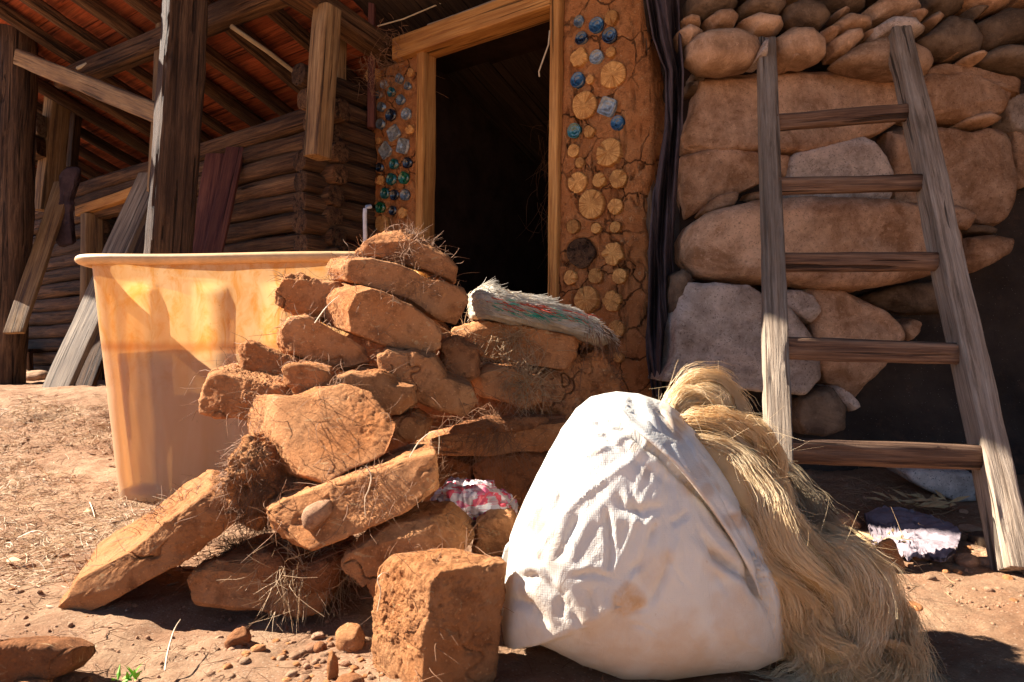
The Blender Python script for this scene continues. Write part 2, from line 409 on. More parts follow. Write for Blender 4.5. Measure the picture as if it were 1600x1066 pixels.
# ================================================================ LOG CABIN WALL
NC = .29; AC = 1.16; LR = .052
def logm(name, a0, a1, n0, n1, z0, z1, r, par, mat=LOGM):
    p0 = B(a0, n0, z0); p1 = B(a1, n1, z1); return beam(name, p0, p1, 2*r, 2*r, mat, side=(0, 0, 1), n=2.6, rough=.003, wave=.006, parent=par, res=.05, seg=22, taper=1+rng.uniform(-.08, .08), crack=.006)
cab = empty('log_wall', B(AC, NC, 0), 'dark stacked log wall of the cabin behind the tall post', 'log wall')
a_op0, a_op1 = acoord(226, NC), acoord(158, NC)
rows = 17
for i in range(rows):
    z = .055+i*.1035
    n = NC+rng.uniform(-.008, .008)
    if z < 1.50:
        logm('log', AC-.10+rng.uniform(-.05, .05), a_op0, n, n, z, z+.0, LR, cab); logm('log', a_op1, 7.2, n, n, z, z+rng.uniform(-.01, .01), LR, cab)
    else: logm('log', AC-.10+rng.uniform(-.05, .05), 7.2, n, n, z, z+rng.uniform(-.01, .02), LR, cab)
ext = empty('log_side_wall', B(AC, NC, 0), 'short log wall receding from the cabin corner to the bottle studded pillar', 'log wall')
for i in range(rows+1):
    z = .105+i*.1035
    logm('log', AC+rng.uniform(-.01, .01), AC, NC+.13+rng.uniform(-.05, .04), -1.6, z, z, LR*1.03, ext)
# window in the log wall
wf = empty('window_frame', B(a_op1, NC, .9), 'yellow timber lining of the opening in the log wall', 'window frame')
pA, pB = onwall(142, 304, NC+.06), onwall(213, 304, NC+.06); zz = 1.52
beam('lintel', B(a_op1+.18, NC+.05, zz), B(a_op0-.1, NC+.05, zz+.03), .11, .07, YEL, side=-DN, parent=wf)
beam('jamb', B(a_op1+.04, NC+.05, .25), B(a_op1+.04, NC+.05, zz-.035), .1, .12, YELD, side=DA, parent=wf)
# ================================================================ DOOR
fr = empty('door_frame', B(.4, 0, 0), 'fresh yellow timber frame round the dark doorway', 'door frame')
aj = acoord(656, .05); ar = acoord(868, .05)
z0 = 0.02
pl0 = onwall(652, 84, .05); pl1 = onwall(647, 420, .05)
top = onwall(656, 84, .02)[2]
jl = beam('jamb', B(acoord(648, 0)-.01, -.035, z0), B(acoord(657, 0)-.01, -.035, 2.06),   .05, .10, YEL, side=DA, parent=fr, n=14)
jr = beam('jamb', B(acoord(862, 0)-.0, -.045, z0), B(acoord(872, 0)-.0, -.045, top+.2), .05, .13, YEL, side=DA, parent=fr, n=14)
# lintel: heavy squared beam
a1_, a0_ = acoord(606, .06), acoord(882, .06); zt1 = onwall(606, 74, .06)[2]; zb1 = onwall(606, 104, .06)[2]
zl = onwall(683, 95, .06)[2]+.012
lz = (zt1+zl-.04)/2
zl = 2.03; beam('lintel', B(a1_, -.03, zl+.058), B(a0_+.09, -.03, zl+.058), .13, .115, YEL, side=-DN, parent=fr, n=16, wave=.002)
beam('sill', B(aj, -.05, .04), B(ar, -.05, .04), .15, .08, YELD, side=-DN, parent=fr)
beam('head_board', B(a1_-.22, -.05, zl+.130), B(a0_+.12, -.05, zl+.130), .12, .022, GREYW, side=-DN, parent=fr)

# ================================================================ COB PILLARS
def cob_disp(V, Nn, seed, par, amp=1.):
    Q = V+seed
    d = .007*fbm(Q*6, 3)+.004*fbm(Q*22, 4, .6)
    cr = np.abs(perlin(Q*7+np.stack([perlin(Q*16), perlin(Q*16+9), perlin(Q*16+4)], 1)*.25)); cr2 = perlin(Q*3.1+7)
    d -= .022*(1-sstep(0, .045, cr))*sstep(-.3, .0, cr2); d += .02*sstep(0, .3, V[:, 0]*0+((V-A0)@DA < -.36))*fbm(Q*9+5, 3)
    d = d*amp; px_, py_ = proj(V)
    for ar, kw in QD:
        if ar[5] is not par: continue
        q = np.hypot((px_-ar[1]), (py_-ar[2]))/ar[3]; m = (q < 1.6)*((Nn@DN) > .3)
        d = d+m*(.007*np.exp(-((q-1.2)/.13)**2)); d = np.where((q < 1.07)*m, -.010, d)
    return V+Nn*d[:, None]
pr = empty('cob_pillar', onwall(945, 700, 0)*np.array([1, 1, 0]), 'cracked red cob pillar with log ends and blue bottles right of the doorway', 'wall pillar')
pL = empty('bottle_pillar', onwall(620, 700, 0)*np.array([1, 1, 0]), 'narrow cob pillar studded with bottle bottoms left of the doorway', 'wall pillar')
# wood discs and bottle ends
s = NT('log_end')
r_ = s.n('ShaderNodeVectorMath', operation='LENGTH'); xy = s.n('ShaderNodeSeparateXYZ'); s.l(s.tc.outputs['Object'], xy.inputs[0])
cx = s.n('ShaderNodeCombineXYZ'); s.l(xy.outputs[0], cx.inputs[0]); s.l(xy.outputs[1], cx.inputs[1]); s.l(cx.outputs[0], r_.inputs[0])
ang = s.math('ARCTAN2', xy.outputs[1], xy.outputs[0])
cv = s.n('ShaderNodeCombineXYZ'); s.l(ang, cv.inputs[0]); s.l(s.math('MULTIPLY', r_.outputs['Value'], 6.), cv.inputs[1]); s.l(s.math('MULTIPLY', s.oi.outputs['Random'], 40.), cv.inputs[2])
rad = s.noise((9, 1, 1), 4, .65, 0, cv.outputs[0])
cr_ = s.n('ShaderNodeCombineXYZ'); s.l(s.math('MULTIPLY', r_.outputs['Value'], 330.), cr_.inputs[0]); s.l(ang, cr_.inputs[1]); s.l(s.math('MULTIPLY', s.oi.outputs['Random'], 40.), cr_.inputs[2])
ring = s.noise((1, .4, 1), 2, .5, 0, cr_.outputs[0])
c = s.ramp(rad, [(.36, (.42, .17, .04)), (.62, (.76, .44, .15))]); c = s.mix(s.math('MULTIPLY', s.ramp(ring, [(.35, 1.), (.6, 0.)]), .4), c, (.24, .09, .025))
c = s.mix(s.ramp(s.noise(25, 5, .7), [(.36, .6), (.55, 0.)]), c, (.26, .10, .03))
c = s.mix(1., c, s.ramp(s.oi.outputs['Random'], [(0, (.7, .66, .62)), (1, (1.15, 1.15, 1.15))]), 'MULTIPLY')
ENDW = s.fin(c, .8, s.bump(s.math('ADD', rad, ring), .002, .8), .2)
def disc(name, px, py, rp, mat, par, kind='log', irr=.06, proud=.014, plane=0.):
    p = onwall(px, py, plane); dd = p[1]; r = rp/FX*dd; K = 44; rr = np.array([1, .97, .9, .75, .6, .45, .3, .15, .05])
    th = np.linspace(0, 2*math.pi, K, endpoint=False); sd = rng.uniform(0, 90)
    if kind == 'square': k = 7; ca, sa = np.cos(th), np.sin(th); R0 = 1.12/(np.abs(ca)**k+np.abs(sa)**k)**(1/k); rot = sd
    else:
        R0 = 1+irr*2.2*perlin(np.stack([np.cos(th)*1.3, np.sin(th)*1.3, 0*th+sd], 1))+irr*.5*perlin(np.stack([np.cos(th)*4, np.sin(th)*4, 0*th+sd], 1)); rot = 0
    crk = [(rng.uniform(0, 6.28), rng.uniform(.5, .95)) for _ in range(rng.integers(1, 3))] if kind == 'log' else []
    V = []; prof = []
    for q in rr:
        if kind == 'log': h = proud+.003*(1-q)+(0 if q < .98 else -.004)
        else:
            h = proud+.002 if q >= .9 else proud-.004-.005*(1-(q/.9)**2)-.002*math.sin(q*9)
        prof.append(h)
    V.append(np.stack([np.cos(th+rot)*R0*r, np.sin(th+rot)*R0*r, 0*th-.03], 1))
    for q, h in zip(rr, prof):
        X = np.cos(th+rot)*R0*r*q; Y = np.sin(th+rot)*R0*r*q; zz = np.full(K, h)+.0012*perlin(np.stack([X*90, Y*90, 0*X+sd], 1))
        if kind == 'log':
            for ca_, ln in crk:
                dt = np.abs((th-ca_+math.pi) % (2*math.pi)-math.pi); zz -= .016*(dt < .09)*(q > 1-ln)
        V.append(np.stack([X, Y, zz], 1))
    n_ = len(V); V = np.concatenate(V+[np.array([[0, 0, prof[-1]]])])
    F = []
    for a in range(n_-1):
        for j in range(K):
            j2 = (j+1) % K; F.append((a*K+j, a*K+j2, (a+1)*K+j2, (a+1)*K+j))
    for j in range(K): F.append(((n_-1)*K+j, (n_-1)*K+(j+1) % K, n_*K))
    o = mk(name, V, F, mat, par, loc=p, rot=grain_rot(DN+rng.normal(size=3)*.05, -DA))
    return o
def m_glass(name, c, r=.07):
    s = NT(name); s.b.inputs['Coat Weight'].default_value = .25; s.b.inputs['Coat Roughness'].default_value = .04
    col = s.ramp(s.noise(60, 3, .6), [(.35, tuple(x*.35 for x in c)), (.65, c)])
    return s.fin(col, s.ramp(s.noise(40, 3), [(.3, .08), (.7, .45)]), s.bump(s.noise(50, 2), .004, .6), .9)
G = dict(b=m_glass('blue_glass', (.012, .07, .15)), d=m_glass('dark_glass', (.008, .015, .03)), t=m_glass('teal_glass', (.01, .11, .10)), g=m_glass('green_glass', (.004, .12, .05)), c=m_glass('clear_glass', (.12, .15, .17)), s=m_glass('pale_glass', (.26, .28, .28)))
GRIM = m_flat('grey_render_ring', (.20, .17, .16), .8)
QD = []
def Q_(*ar, **kw): QD.append((ar, kw))
Z4 = lambda x, y: (840+x/3.554, y/3.554)
for x, y, r, k in [(233, 122, 31, 'c'), (330, 143, 43, 'b'), (247, 217, 37, 'd'), (403, 200, 43, 'd'), (330, 320, 40, 's'), (225, 447, 42, 'b'), (447, 685, 40, 'b'), (207, 728, 41, 't')]:
    Q_('bottle_bottom', *Z4(x, y), r/3.554, G[k], pr, 'bottle', .02, .010)
Q_('glass_block', *Z4(390, 595), 44/3.554, G['s'], pr, 'square', .02, .010)
for x, y, r in [(415, 103, 42), (237, 325, 50), (412, 295, 29), (297, 445, 25), (420, 418, 76), (265, 587, 74), (293, 733, 32), (207, 840, 37), (240, 907, 29), (400, 850, 80), (225, 1015, 58), (347, 1003, 40), (452, 997, 52)]:
    Q_('log_end', *Z4(x, y), r/3.554, ENDW, pr, irr=.05+.1*(r in (50, 32)))
Z5 = lambda x, y: (840+x/3.23, 270+y/3.23)
for x, y, r in [(277, 160, 74), (397, 172, 40), (184, 272, 35), (300, 282, 27), (398, 277, 29), (385, 405, 57), (170, 530, 36), (297, 522, 40), (418, 523, 40), (250, 640, 69), (380, 645, 47), (400, 790, 46), (412, 930, 27)]:
    Q_('log_end', *Z5(x, y), r/3.23, ENDW, pr, irr=.05+.13*(r in (57, 47)))
Q_('log_end', *Z5(222, 408), 76/3.23, LOGM, pr, irr=.06)
Z3 = lambda x, y: (560+x/3.676, 90+y/3.676)
for x, y, r, k in [(150, 155, 24, 's'), (237, 122, 27, 'c'), (285, 165, 23, 'c'), (192, 200, 27, 't'), (120, 215, 22, 'c'), (245, 245, 29, 'c'), (133, 285, 27, 'c'), (188, 332, 34, 'd'), (277, 326, 34, 's'), (128, 383, 29, 'c'), (205, 612, 30, 't'), (284, 606, 30, 'd'), (125, 632, 25, 'd'), (190, 700, 33, 't'), (263, 692, 34, 'g'), (155, 780, 31, 't'), (210, 790, 30, 'd'), (270, 790, 31, 'c'), (128, 862, 32, 'g'), (200, 880, 26, 'd')]:
    Q_('bottle_bottom', *Z3(x, y), r/3.676, G[k], pL, 'bottle', .02, .010)
for x, y, r in [(205, 435, 36), (258, 510, 38), (157, 535, 36)]:
    Q_('glass_block', *Z3(x, y), r/3.676, G['s'], pL, 'square', .02, .010)
for x, y, r in [(98, 108, 40), (302, 88, 24), (297, 415, 28), (118, 480, 21), (130, 707, 27), (256, 893, 30), (138, 955, 50)]:
    Q_('log_end', *Z3(x, y), r/3.676, ENDW, pL, irr=.08, proud=.04 if r == 40 else .010)

poly = [(879, -40), (1000, -40), (1012, 60), (1024, 200), (1008, 330), (1014, 470), (1022, 560), (1012, 640), (1014, 745), (868, 760), (868, 600), (866, 480), (872, 250)]
V, F, C = outline_solid(poly, lambda x, y: onwall(x, y, .0), -DN*.3, 14, 7, center=(944, 352))
V = cob_disp(V, vnormals(V, F), 0, pr)
body = mk('cob_wall', V, F, COB, pr)
poly = [(577, 112), (600, 104), (625, 96), (655, 78), (653, 250), (647, 420), (640, 640), (590, 640), (586, 400), (584, 300), (588, 240), (574, 180)]
V, F, C = outline_solid(poly, lambda x, y: onwall(x, y, .0), -DN*.09, 12, 7, center=(618, 300))
V = cob_disp(V, vnormals(V, F), 5, pL, .7); mk('cob_wall', V, F, COB, pL)

for ar, kw in QD:
    o = disc(*ar, **kw)
    if ar[4] is LOGM: o['label'] = 'dark reddish log end among pale ones'
GPOST = m_wood('grey_brown_post', (.16, .10, .06), (.26, .17, .11), (.05, .03, .02))
# grey edge post + hanging felt right of the pillar
t = tag(beam('corner_post', W(1016, 745, 2.80), W(1006, -40, 2.80), .07, .08, GPOST, side=DA, n=8, crack=.006), 'weathered grey post at the edge of the cob pillar beside the hanging felt', 'post')
FELT = m_flat('purple_felt', (.075, .055, .058), .95, .1, var=.35, bump=.004, k=14)
def felt():
    Yp = [-40, 60, 110, 200, 300, 400, 480, 520, 560, 620]; Lp = [1005, 1022, 1040, 1038, 1022, 1015, 1012, 1010, 1012, 1022]; Rp = [1062, 1062, 1066, 1064, 1058, 1050, 1052, 1056, 1050, 1040]
    yy = np.linspace(-40, 620, 160); u = np.linspace(0, 1, 40); V = []
    for y in yy:
        a = np.interp(y, Yp, Lp); b = np.interp(y, Yp, Rp)
        for q in u:
            px = a+(b-a)*q; V.append(W(px, y, 2.60+.05*math.sin(q*9+y*.012)+.03*math.sin(q*19-y*.02)))
    V = np.array(V); M, K = 160, 40; V[:, 1] += .012*fbm(V*9, 3)
    i = np.arange(M*K).reshape(M, K); F = np.stack([i[:-1, :-1], i[1:, :-1], i[1:, 1:], i[:-1, 1:]], -1).reshape(-1, 4)
    o = mk('felt_sheet', V, F, FELT); m = o.modifiers.new('s', 'SOLIDIFY'); m.thickness = .006; return o
tag(felt(), 'dark purple grey felt sheet hanging folded between cob pillar and stone wall', 'felt sheet')
beam_ = beam

# ================================================================ STONE WALL
SO = m_stone('sandstone', (.50, .26, .13), (.66, .42, .26), (.18, .08, .04), .5)
SG = m_stone('granite_speckled', (.50, .37, .28), (.70, .58, .48), (.12, .08, .06), .6)
SC = m_stone('cobble', (.42, .24, .13), (.57, .37, .23), (.2, .11, .06), .3, .0025)
SD = m_stone('cobble_dark', (.13, .085, .055), (.22, .15, .095), (.07, .045, .03), .3, .003)
SGY = m_stone('granite_grey', (.42, .38, .34), (.60, .55, .50), (.13, .12, .12), .8)
sw = empty('stone_wall', (1.6, 2.8, 0), 'dry laid wall of sandstone boulders topped with rounded cobbles behind the ladder', 'stone wall')
Z6 = lambda pts: [(1030+x/2.805, y/2.805) for x, y in pts]
Z7 = lambda pts: [(1030+x/2.805, 350+y/2.805) for x, y in pts]
def stone(name, poly, d, n, mat, par, sub=5, T=.28, amp=1., gx=0, gy=0, facet=0.):
    V, F, C = outline_solid(poly, d, (0.0, T, 0), n, sub, gx, gy); Nn = vnormals(V, F); sc = max(.25, min(1, np.ptp(V[:, 0])*2.2)); sd = rng.uniform(0, 50)
    k = np.clip(Nn[:, 1]*-1, 0, 1)
    if n > 3.2: V = chip(V, 9 if n > 4.5 else 5, rng, (0, -.9, 0), (.0, .085), (.7, .1, .7)); Nn = vnormals(V, F)
    V = V+Nn*((.009*fbm(V*5/sc**.5+sd, 3)*amp*sc+.0065*fbm(V*20+sd, 5, .75)*amp+.008*np.minimum(0, fbm(V*9+sd, 4, .6)+.05)*amp)+facet*np.abs(perlin(V*3.3+sd))*k)[:, None]
    return mk(name, V, F, mat, par)
ST = [
 ('block', Z6([(180, 330), (270, 310), (440, 300), (560, 293), (800, 303), (900, 320), (1040, 352), (1075, 440), (1060, 530), (990, 572), (850, 612), (640, 662), (500, 650), (200, 655), (120, 652), (105, 590), (150, 480)]), 2.66, 13.3, SO, 6, .02),
 ('block', Z6([(1130, 345), (1300, 330), (1400, 340), (1480, 370), (1514, 430), (1490, 500), (1430, 530), (1330, 545), (1180, 535), (1080, 500), (1080, 380)]), 2.68, 4.4, SO, 6, .0),
 ('block', Z6([(98, 680), (180, 655), (260, 645), (350, 650), (460, 665), (460, 790), (360, 840), (250, 870), (200, 910), (130, 950), (110, 850)]), 2.68, 13.3, SO, 6, .02),
 ('block', Z6([(450, 668), (585, 680), (575, 760), (562, 788), (520, 745), (450, 740)]), 2.70, 11.4, SO, 4, .02),
 ('block', Z6([(600, 668), (700, 640), (810, 612), (900, 588), (950, 615), (1000, 680), (1040, 755), (1035, 820), (1025, 880), (780, 872), (600, 880), (572, 790), (585, 700)]), 2.66, 15.2, SG, 6, .02),
 ('block', Z6([(1030, 560), (1180, 540), (1280, 552), (1380, 572), (1450, 555), (1550, 530), (1562, 640), (1578, 790), (1560, 880), (1530, 960), (1460, 1012), (1400, 975), (1340, 925), (1250, 892), (1060, 892), (1050, 700)]), 2.64, 13.3, SO, 6, .03),
 ('wedge_stone', Z6([(180, 937), (215, 890), (250, 860), (310, 838), (366, 833), (345, 890), (290, 908), (250, 920)]), 2.62, 9.5, SO, 4, .01),
 ('wedge_stone', Z6([(370, 850), (450, 830), (580, 835), (1020, 850), (1020, 895), (640, 872), (450, 885), (350, 900)]), 2.76, 9.5, SO, 5, .0),
 ('boulder', [(1062, 374), (1075, 352), (1101, 335), (1172, 317), (1258, 310), (1320, 311), (1386, 314), (1440, 322), (1480, 342), (1495, 371), (1493, 403), (1458, 428), (1400, 444), (1337, 455), (1290, 453), (1222, 444), (1137, 441), (1083, 435), (1062, 405)], 2.56, 4, SO, 6, .02),
 ('boulder', Z7([(1290, 70), (1400, 55), (1500, 70), (1517, 100), (1480, 150), (1400, 195), (1330, 225), (1280, 180)]), 2.66, 3.8, SO, 5, .0),
 ('cobble', Z7([(850, 320), (960, 280), (1100, 255), (1220, 250), (1320, 270), (1320, 380), (1200, 395), (1050, 405), (960, 380)]), 2.80, 3.8, SD, 5, .0),
 ('block', Z7([(105, 250), (250, 252), (400, 262), (460, 300), (600, 380), (690, 480), (725, 600), (722, 680), (650, 750), (450, 742), (300, 725), (130, 700), (10, 692), (60, 590), (75, 420)]), 2.44, 17.1, SG, 6, .01),
 ('rubble_stone', Z7([(530, 280), (620, 285), (690, 312), (725, 380), (680, 440), (620, 400), (530, 350)]), 2.52, 9.5, SG, 4, .02),
 ('block', Z7([(660, 285), (740, 255), (800, 270), (950, 350), (1030, 415), (1100, 480), (1090, 512), (1000, 622), (940, 700), (880, 768), (840, 745), (740, 700), (680, 560), (670, 400)]), 2.56, 11.4, SO, 6, .05),
 ('rubble_stone', Z7([(1080, 445), (1120, 410), (1165, 425), (1150, 480), (1110, 515)]), 2.62, 9.5, SO, 4, .0),
 ('cobble', Z7([(590, 760), (660, 720), (740, 710), (800, 790), (790, 900), (700, 930), (610, 920), (575, 850)]), 2.56, 4.4, SD, 5, .0),
 ('rubble_stone', Z7([(785, 720), (805, 710), (850, 745), (902, 805), (860, 828), (800, 760)]), 2.46, 9.5, SG, 4, .0),
 ('cobble', Z7([(35, 230), (90, 200), (150, 245), (105, 260), (75, 400), (40, 390), (28, 300)]), 2.58, 3.8, SD, 5, .0),
 ('rubble_stone', Z6([(1262, 910), (1330, 893), (1405, 938), (1375, 1003), (1280, 982)]), 2.56, 9.5, SO, 4, .02),
 ('rubble_stone', Z6([(1290, 990), (1400, 995), (1470, 1020), (1430, 1038), (1300, 1032)]), 2.66, 5.0, SD, 4, .0),
 ('wedge_stone', Z6([(1180, 295), (1250, 270), (1400, 290), (1620, 340), (1620, 405), (1480, 378), (1350, 340), (1190, 328)]), 2.60, 11.4, SO, 5, .01),
 ('block', Z6([(1515, 410), (1640, 400), (1640, 590), (1575, 560), (1540, 520)]), 2.70, 11.4, SG, 5, .0),
 ('block', Z6([(1560, 540), (1660, 600), (1680, 780), (1590, 830), (1575, 790)]), 2.72, 9.5, SO, 5, .0),
]
for name, poly, d, n, mat, sub, fc in ST: stone(name, poly, d, n, mat, sw, sub, facet=fc)
CB = [
 ([(110, 210), (150, 170), (200, 150), (330, 143), (420, 185), (440, 240), (390, 305), (280, 328), (170, 318), (110, 275)], SC, 2.58),
 ([(485, 190), (560, 142), (650, 145), (712, 200), (712, 265), (640, 297), (540, 290), (490, 260)], SC, 2.60),
 ([(745, 290), (850, 215), (950, 185), (1060, 195), (1170, 250), (1185, 290), (1160, 335), (1030, 348), (880, 320)], SC, 2.58),
 ([(70, 125), (110, 98), (165, 112), (168, 145), (100, 147)], SC, 2.66), ([(180, 115), (230, 77), (300, 72), (334, 100), (310, 150), (220, 160)], SC, 2.64),
 ([(335, 115), (400, 85), (520, 108), (532, 140), (480, 175), (390, 175)], SC, 2.66), ([(535, 50), (600, 20), (700, 50), (733, 100), (680, 152), (600, 150), (540, 110)], SD, 2.64),
 ([(722, 140), (790, 90), (900, 108), (908, 150), (820, 165), (750, 168)], SC, 2.62), ([(725, 205), (790, 157), (860, 153), (872, 190), (800, 262), (740, 262)], SC, 2.62),
 ([(885, 60), (960, 5), (1090, 15), (1122, 60), (1070, 95), (900, 122)], SC, 2.64), ([(912, 145), (980, 103), (1090, 110), (1138, 160), (1060, 190), (930, 187)], SG, 2.56),
 ([(1120, 125), (1170, 83), (1208, 110), (1165, 157)], SC, 2.66), ([(1108, 195), (1190, 135), (1240, 92), (1330, 110), (1388, 200), (1370, 255), (1230, 265), (1140, 240)], SD, 2.62),
 ([(1340, 135), (1490, 55), (1577, 70), (1580, 200), (1400, 247)], SD, 2.64), ([(1385, 262), (1450, 223), (1640, 230), (1640, 330), (1400, 292)], SD, 2.62),
 ([(58, 170), (110, 133), (182, 165), (112, 240), (70, 210)], SC, 2.64), ([(330, 55), (380, 10), (530, 18), (543, 50), (500, 95), (350, 82)], SD, 2.66),
 ([(108, 20), (160, -30), (310, -20), (332, 40), (300, 72), (180, 97), (110, 85)], SD, 2.66), ([(635, -25), (870, -25), (882, 60), (800, 78), (710, 50)], SD, 2.68),
 ([(1130, -30), (1280, -30), (1302, 60), (1240, 90), (1130, 65)], SD, 2.68), ([(1272, -30), (1530, -30), (1505, 40), (1410, 82), (1290, 40)], SO, 2.66),
 ([(1575, 40), (1640, 30), (1640, 110), (1580, 115)], SC, 2.7), ([(1577, 130), (1640, 120), (1640, 220), (1580, 225)], SC, 2.7), ([(1510, 0), (1570, 0), (1570, 50), (1520, 45)], SC, 2.68),
 ([(1040, 88), (1100, 75), (1138, 95), (1110, 128), (1055, 110)], SO, 2.6), ([(683, 160), (740, 148), (765, 165), (740, 200), (700, 185)], SO, 2.62), ([(1303, 270), (1350, 255), (1385, 275), (1370, 295), (1315, 285)], SC, 2.60),
 ([(1195, 270), (1240, 255), (1290, 275), (1230, 285)], SC, 2.66), ([(125, 345), (175, 335), (185, 375), (130, 382)], SD, 2.72), ([(105, 390), (160, 382), (150, 425), (108, 420)], SD, 2.72), ([(732, 90), (770, 70), (808, 85), (760, 108)], SC, 2.7),
 ([(530, 285), (565, 270), (590, 290), (550, 300)], SC, 2.62), ([(1310, 70), (1350, 60), (1395, 72), (1340, 120)], SD, 2.66), ([(400, 290), (425, 225), (450, 190), (442, 290)], SG, 2.56), ([(868, 170), (900, 165), (905, 195), (880, 195)], SC, 2.62),
 ([(310, -40), (420, -40), (400, 5), (330, 5)], SD, 2.7), ([(530, -40), (640, -40), (630, 20), (540, 10)], SC, 2.7), ([(880, -50), (1130, -50), (1120, 5), (900, 5)], SD, 2.72), ([(1560, -40), (1680, -40), (1660, 25), (1580, 20)], SD, 2.7),
 ([(1290, 545), (1390, 510), (1465, 545), (1420, 565), (1300, 560)], SO, 2.68), ([(960, 600), (1020, 570), (1025, 680), (1000, 690)], SD, 2.76),
]
for poly, mat, d in CB: stone('cobble', Z6(poly), d, 2.6, mat, sw, 5 if len(poly) > 5 else 4, T=.2, amp=.6)
# earth core behind the stones (sooty dark recess)
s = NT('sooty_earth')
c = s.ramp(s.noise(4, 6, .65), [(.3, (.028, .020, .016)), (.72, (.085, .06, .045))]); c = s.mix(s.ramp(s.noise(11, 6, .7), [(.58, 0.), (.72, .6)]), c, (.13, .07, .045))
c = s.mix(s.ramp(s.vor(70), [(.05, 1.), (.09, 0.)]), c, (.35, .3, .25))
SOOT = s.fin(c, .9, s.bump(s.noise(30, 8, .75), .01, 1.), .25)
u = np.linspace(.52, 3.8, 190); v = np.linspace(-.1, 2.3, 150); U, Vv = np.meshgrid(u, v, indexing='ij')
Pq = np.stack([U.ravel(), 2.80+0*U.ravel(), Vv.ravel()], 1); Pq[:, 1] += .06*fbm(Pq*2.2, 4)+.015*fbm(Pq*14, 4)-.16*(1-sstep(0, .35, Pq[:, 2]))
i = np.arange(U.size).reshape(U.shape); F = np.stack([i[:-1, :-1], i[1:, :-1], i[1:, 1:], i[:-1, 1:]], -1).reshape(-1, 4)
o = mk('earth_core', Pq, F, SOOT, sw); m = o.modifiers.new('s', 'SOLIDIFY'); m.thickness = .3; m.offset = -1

# ================================================================ LADDER
ld = empty('ladder', W(1500, 880, 1.66)*np.array([1, 1, 0]), 'weathered grey wooden ladder leaning on the stone wall', 'ladder')
LB, LT = np.array([.64, 1.56, .0]), W(1197, 68, 2.57)
RB, RT = W(1580, 872, 1.62), W(1404, 58, 2.50)
LB = W(1222, 800, 1.63); LB = LB+(LB-LT)/np.linalg.norm(LB-LT)*.12
cd = (RT-LT); cd /= np.linalg.norm(cd)
beam('rail', LB, LT, .062, .06, GREYW, side=cd, parent=ld, n=9, rough=.003, crack=.005, res=.02, taper=1.)
beam('rail', RB+(RB-RT)/np.linalg.norm(RB-RT)*.03, RT, .066, .09, GREYW, side=cd, parent=ld, n=9, rough=.003, crack=.005, res=.02, seg=36, taper=1.)
def on(p, q, y):   # point on segment projecting to pixel row y
    lo, hi = 0., 1.
    def row(t):
        X = p+(q-p)*t; d = X[1]; v = (X[2]-HC)/d; return 533-FX*math.tan(math.atan(v)-PITCH)
    for _ in range(40):
        m = (lo+hi)/2
        if row(m) > y: lo = m
        else: hi = m
    return p+(q-p)*lo
for yl, yr, th in [(193, 178, .052), (292, 287, .050), (409, 410, .052), (544, 551, .055), (703, 716, .058)]:
    a = on(LB, LT, yl); b = on(RB, RT, yr)
    beam('rung', a+cd*.012, b-cd*.02, th*.8, th*1.1, RUNG, side=(0, 1, 0), parent=ld, n=3.2, rough=.003, wave=.003, crack=.005, res=.02, seg=26)

# ================================================================ POSTS, BEAMS, BOARDS
tag(beam('porch_post', W(247, 640, 3.3), W(294, -60, 3.3), .195, .215, POSTM, side=(.79, .61, 0), n=7, rough=.005, wave=.008, crack=.012, seg=40, taper=.93), 'thick dark timber post behind the plastic tub, lit along its left edge', 'post')
tag(beam('round_post', W(8, 616, 4.55), W(33, -60, 4.45), .215, .215, POSTM, side=(1, 0, 0), n=2.3, rough=.006, wave=.01, crack=.01), 'round blackened post at the far left edge', 'post')
tag(beam('diagonal_brace', W(36, 92, 4.3), W(258, 182, 3.42), .10, .10, YELD, side=(0, 0, 1), n=8), 'weathered squared brace running from the round post to the thick post', 'brace')
tag(beam('roof_beam', W(100, 128, 4.55), W(480, -30, 3.2), .12, .12, LOGM, side=(0, 0, 1), n=4), 'dark purlin carrying the rafters between the two posts', 'roof beam')
tag(beam('tie_beam', W(452, -22, 3.0), W(600, 78, 3.62), .11, .12, LOGM, side=(0, 0, 1), n=7), 'dark brown beam running back from the purlin to the door lintel', 'roof beam')
tag(beam('hanging_post', W(496, 246, 3.12), W(513, 14, 3.12), .095, .10, YELD, side=(.8, -.5, 0), n=9, rough=.004), 'pale sawn post end hanging in front of the log wall corner', 'post')
tag(beam('slim_stud', W(531, 140, 3.5), W(533, 40, 3.5), .03, .06, YELD, side=(.8, -.5, 0), n=9), 'slim pale stud behind the hanging post', 'stud')
tag(beam('upright_post', W(72, 330, 5.1), W(92, 128, 5.1), .14, .14, YELD, side=(.85, -.5, 0), n=9), 'square yellowish post standing against the log wall behind the diagonal brace', 'post')
tag(beam('upright_stud', W(108, 262, 5.3), W(118, 135, 5.3), .16, .06, LOGM, side=(.85, -.5, 0), n=9), 'stained brown plank beside the square yellowish post', 'plank')
tag(beam('slender_post', W(240, 300, 3.9), W(255, 20, 3.9), .05, .06, YELD, side=(.85, -.5, 0), n=9), 'slender yellow post directly left of the thick post', 'post')
tag(beam('gable_stud', W(650, 75, 3.75), W(650, -60, 3.75), .07, .05, GREYW, side=(1, 0, 0), n=9), 'grey upright stud above the door lintel', 'stud')
tag(beam('leaning_board', W(22, 520, 4.3), W(101, 286, 4.75), .135, .03, YELD, side=(.9, .1, .5), n=12), 'narrow pale board leaning on the log wall beside the round post', 'board')
GB = m_wood('grey_board', (.26, .19, .13), (.44, .35, .26), (.08, .06, .05), bump=.002)
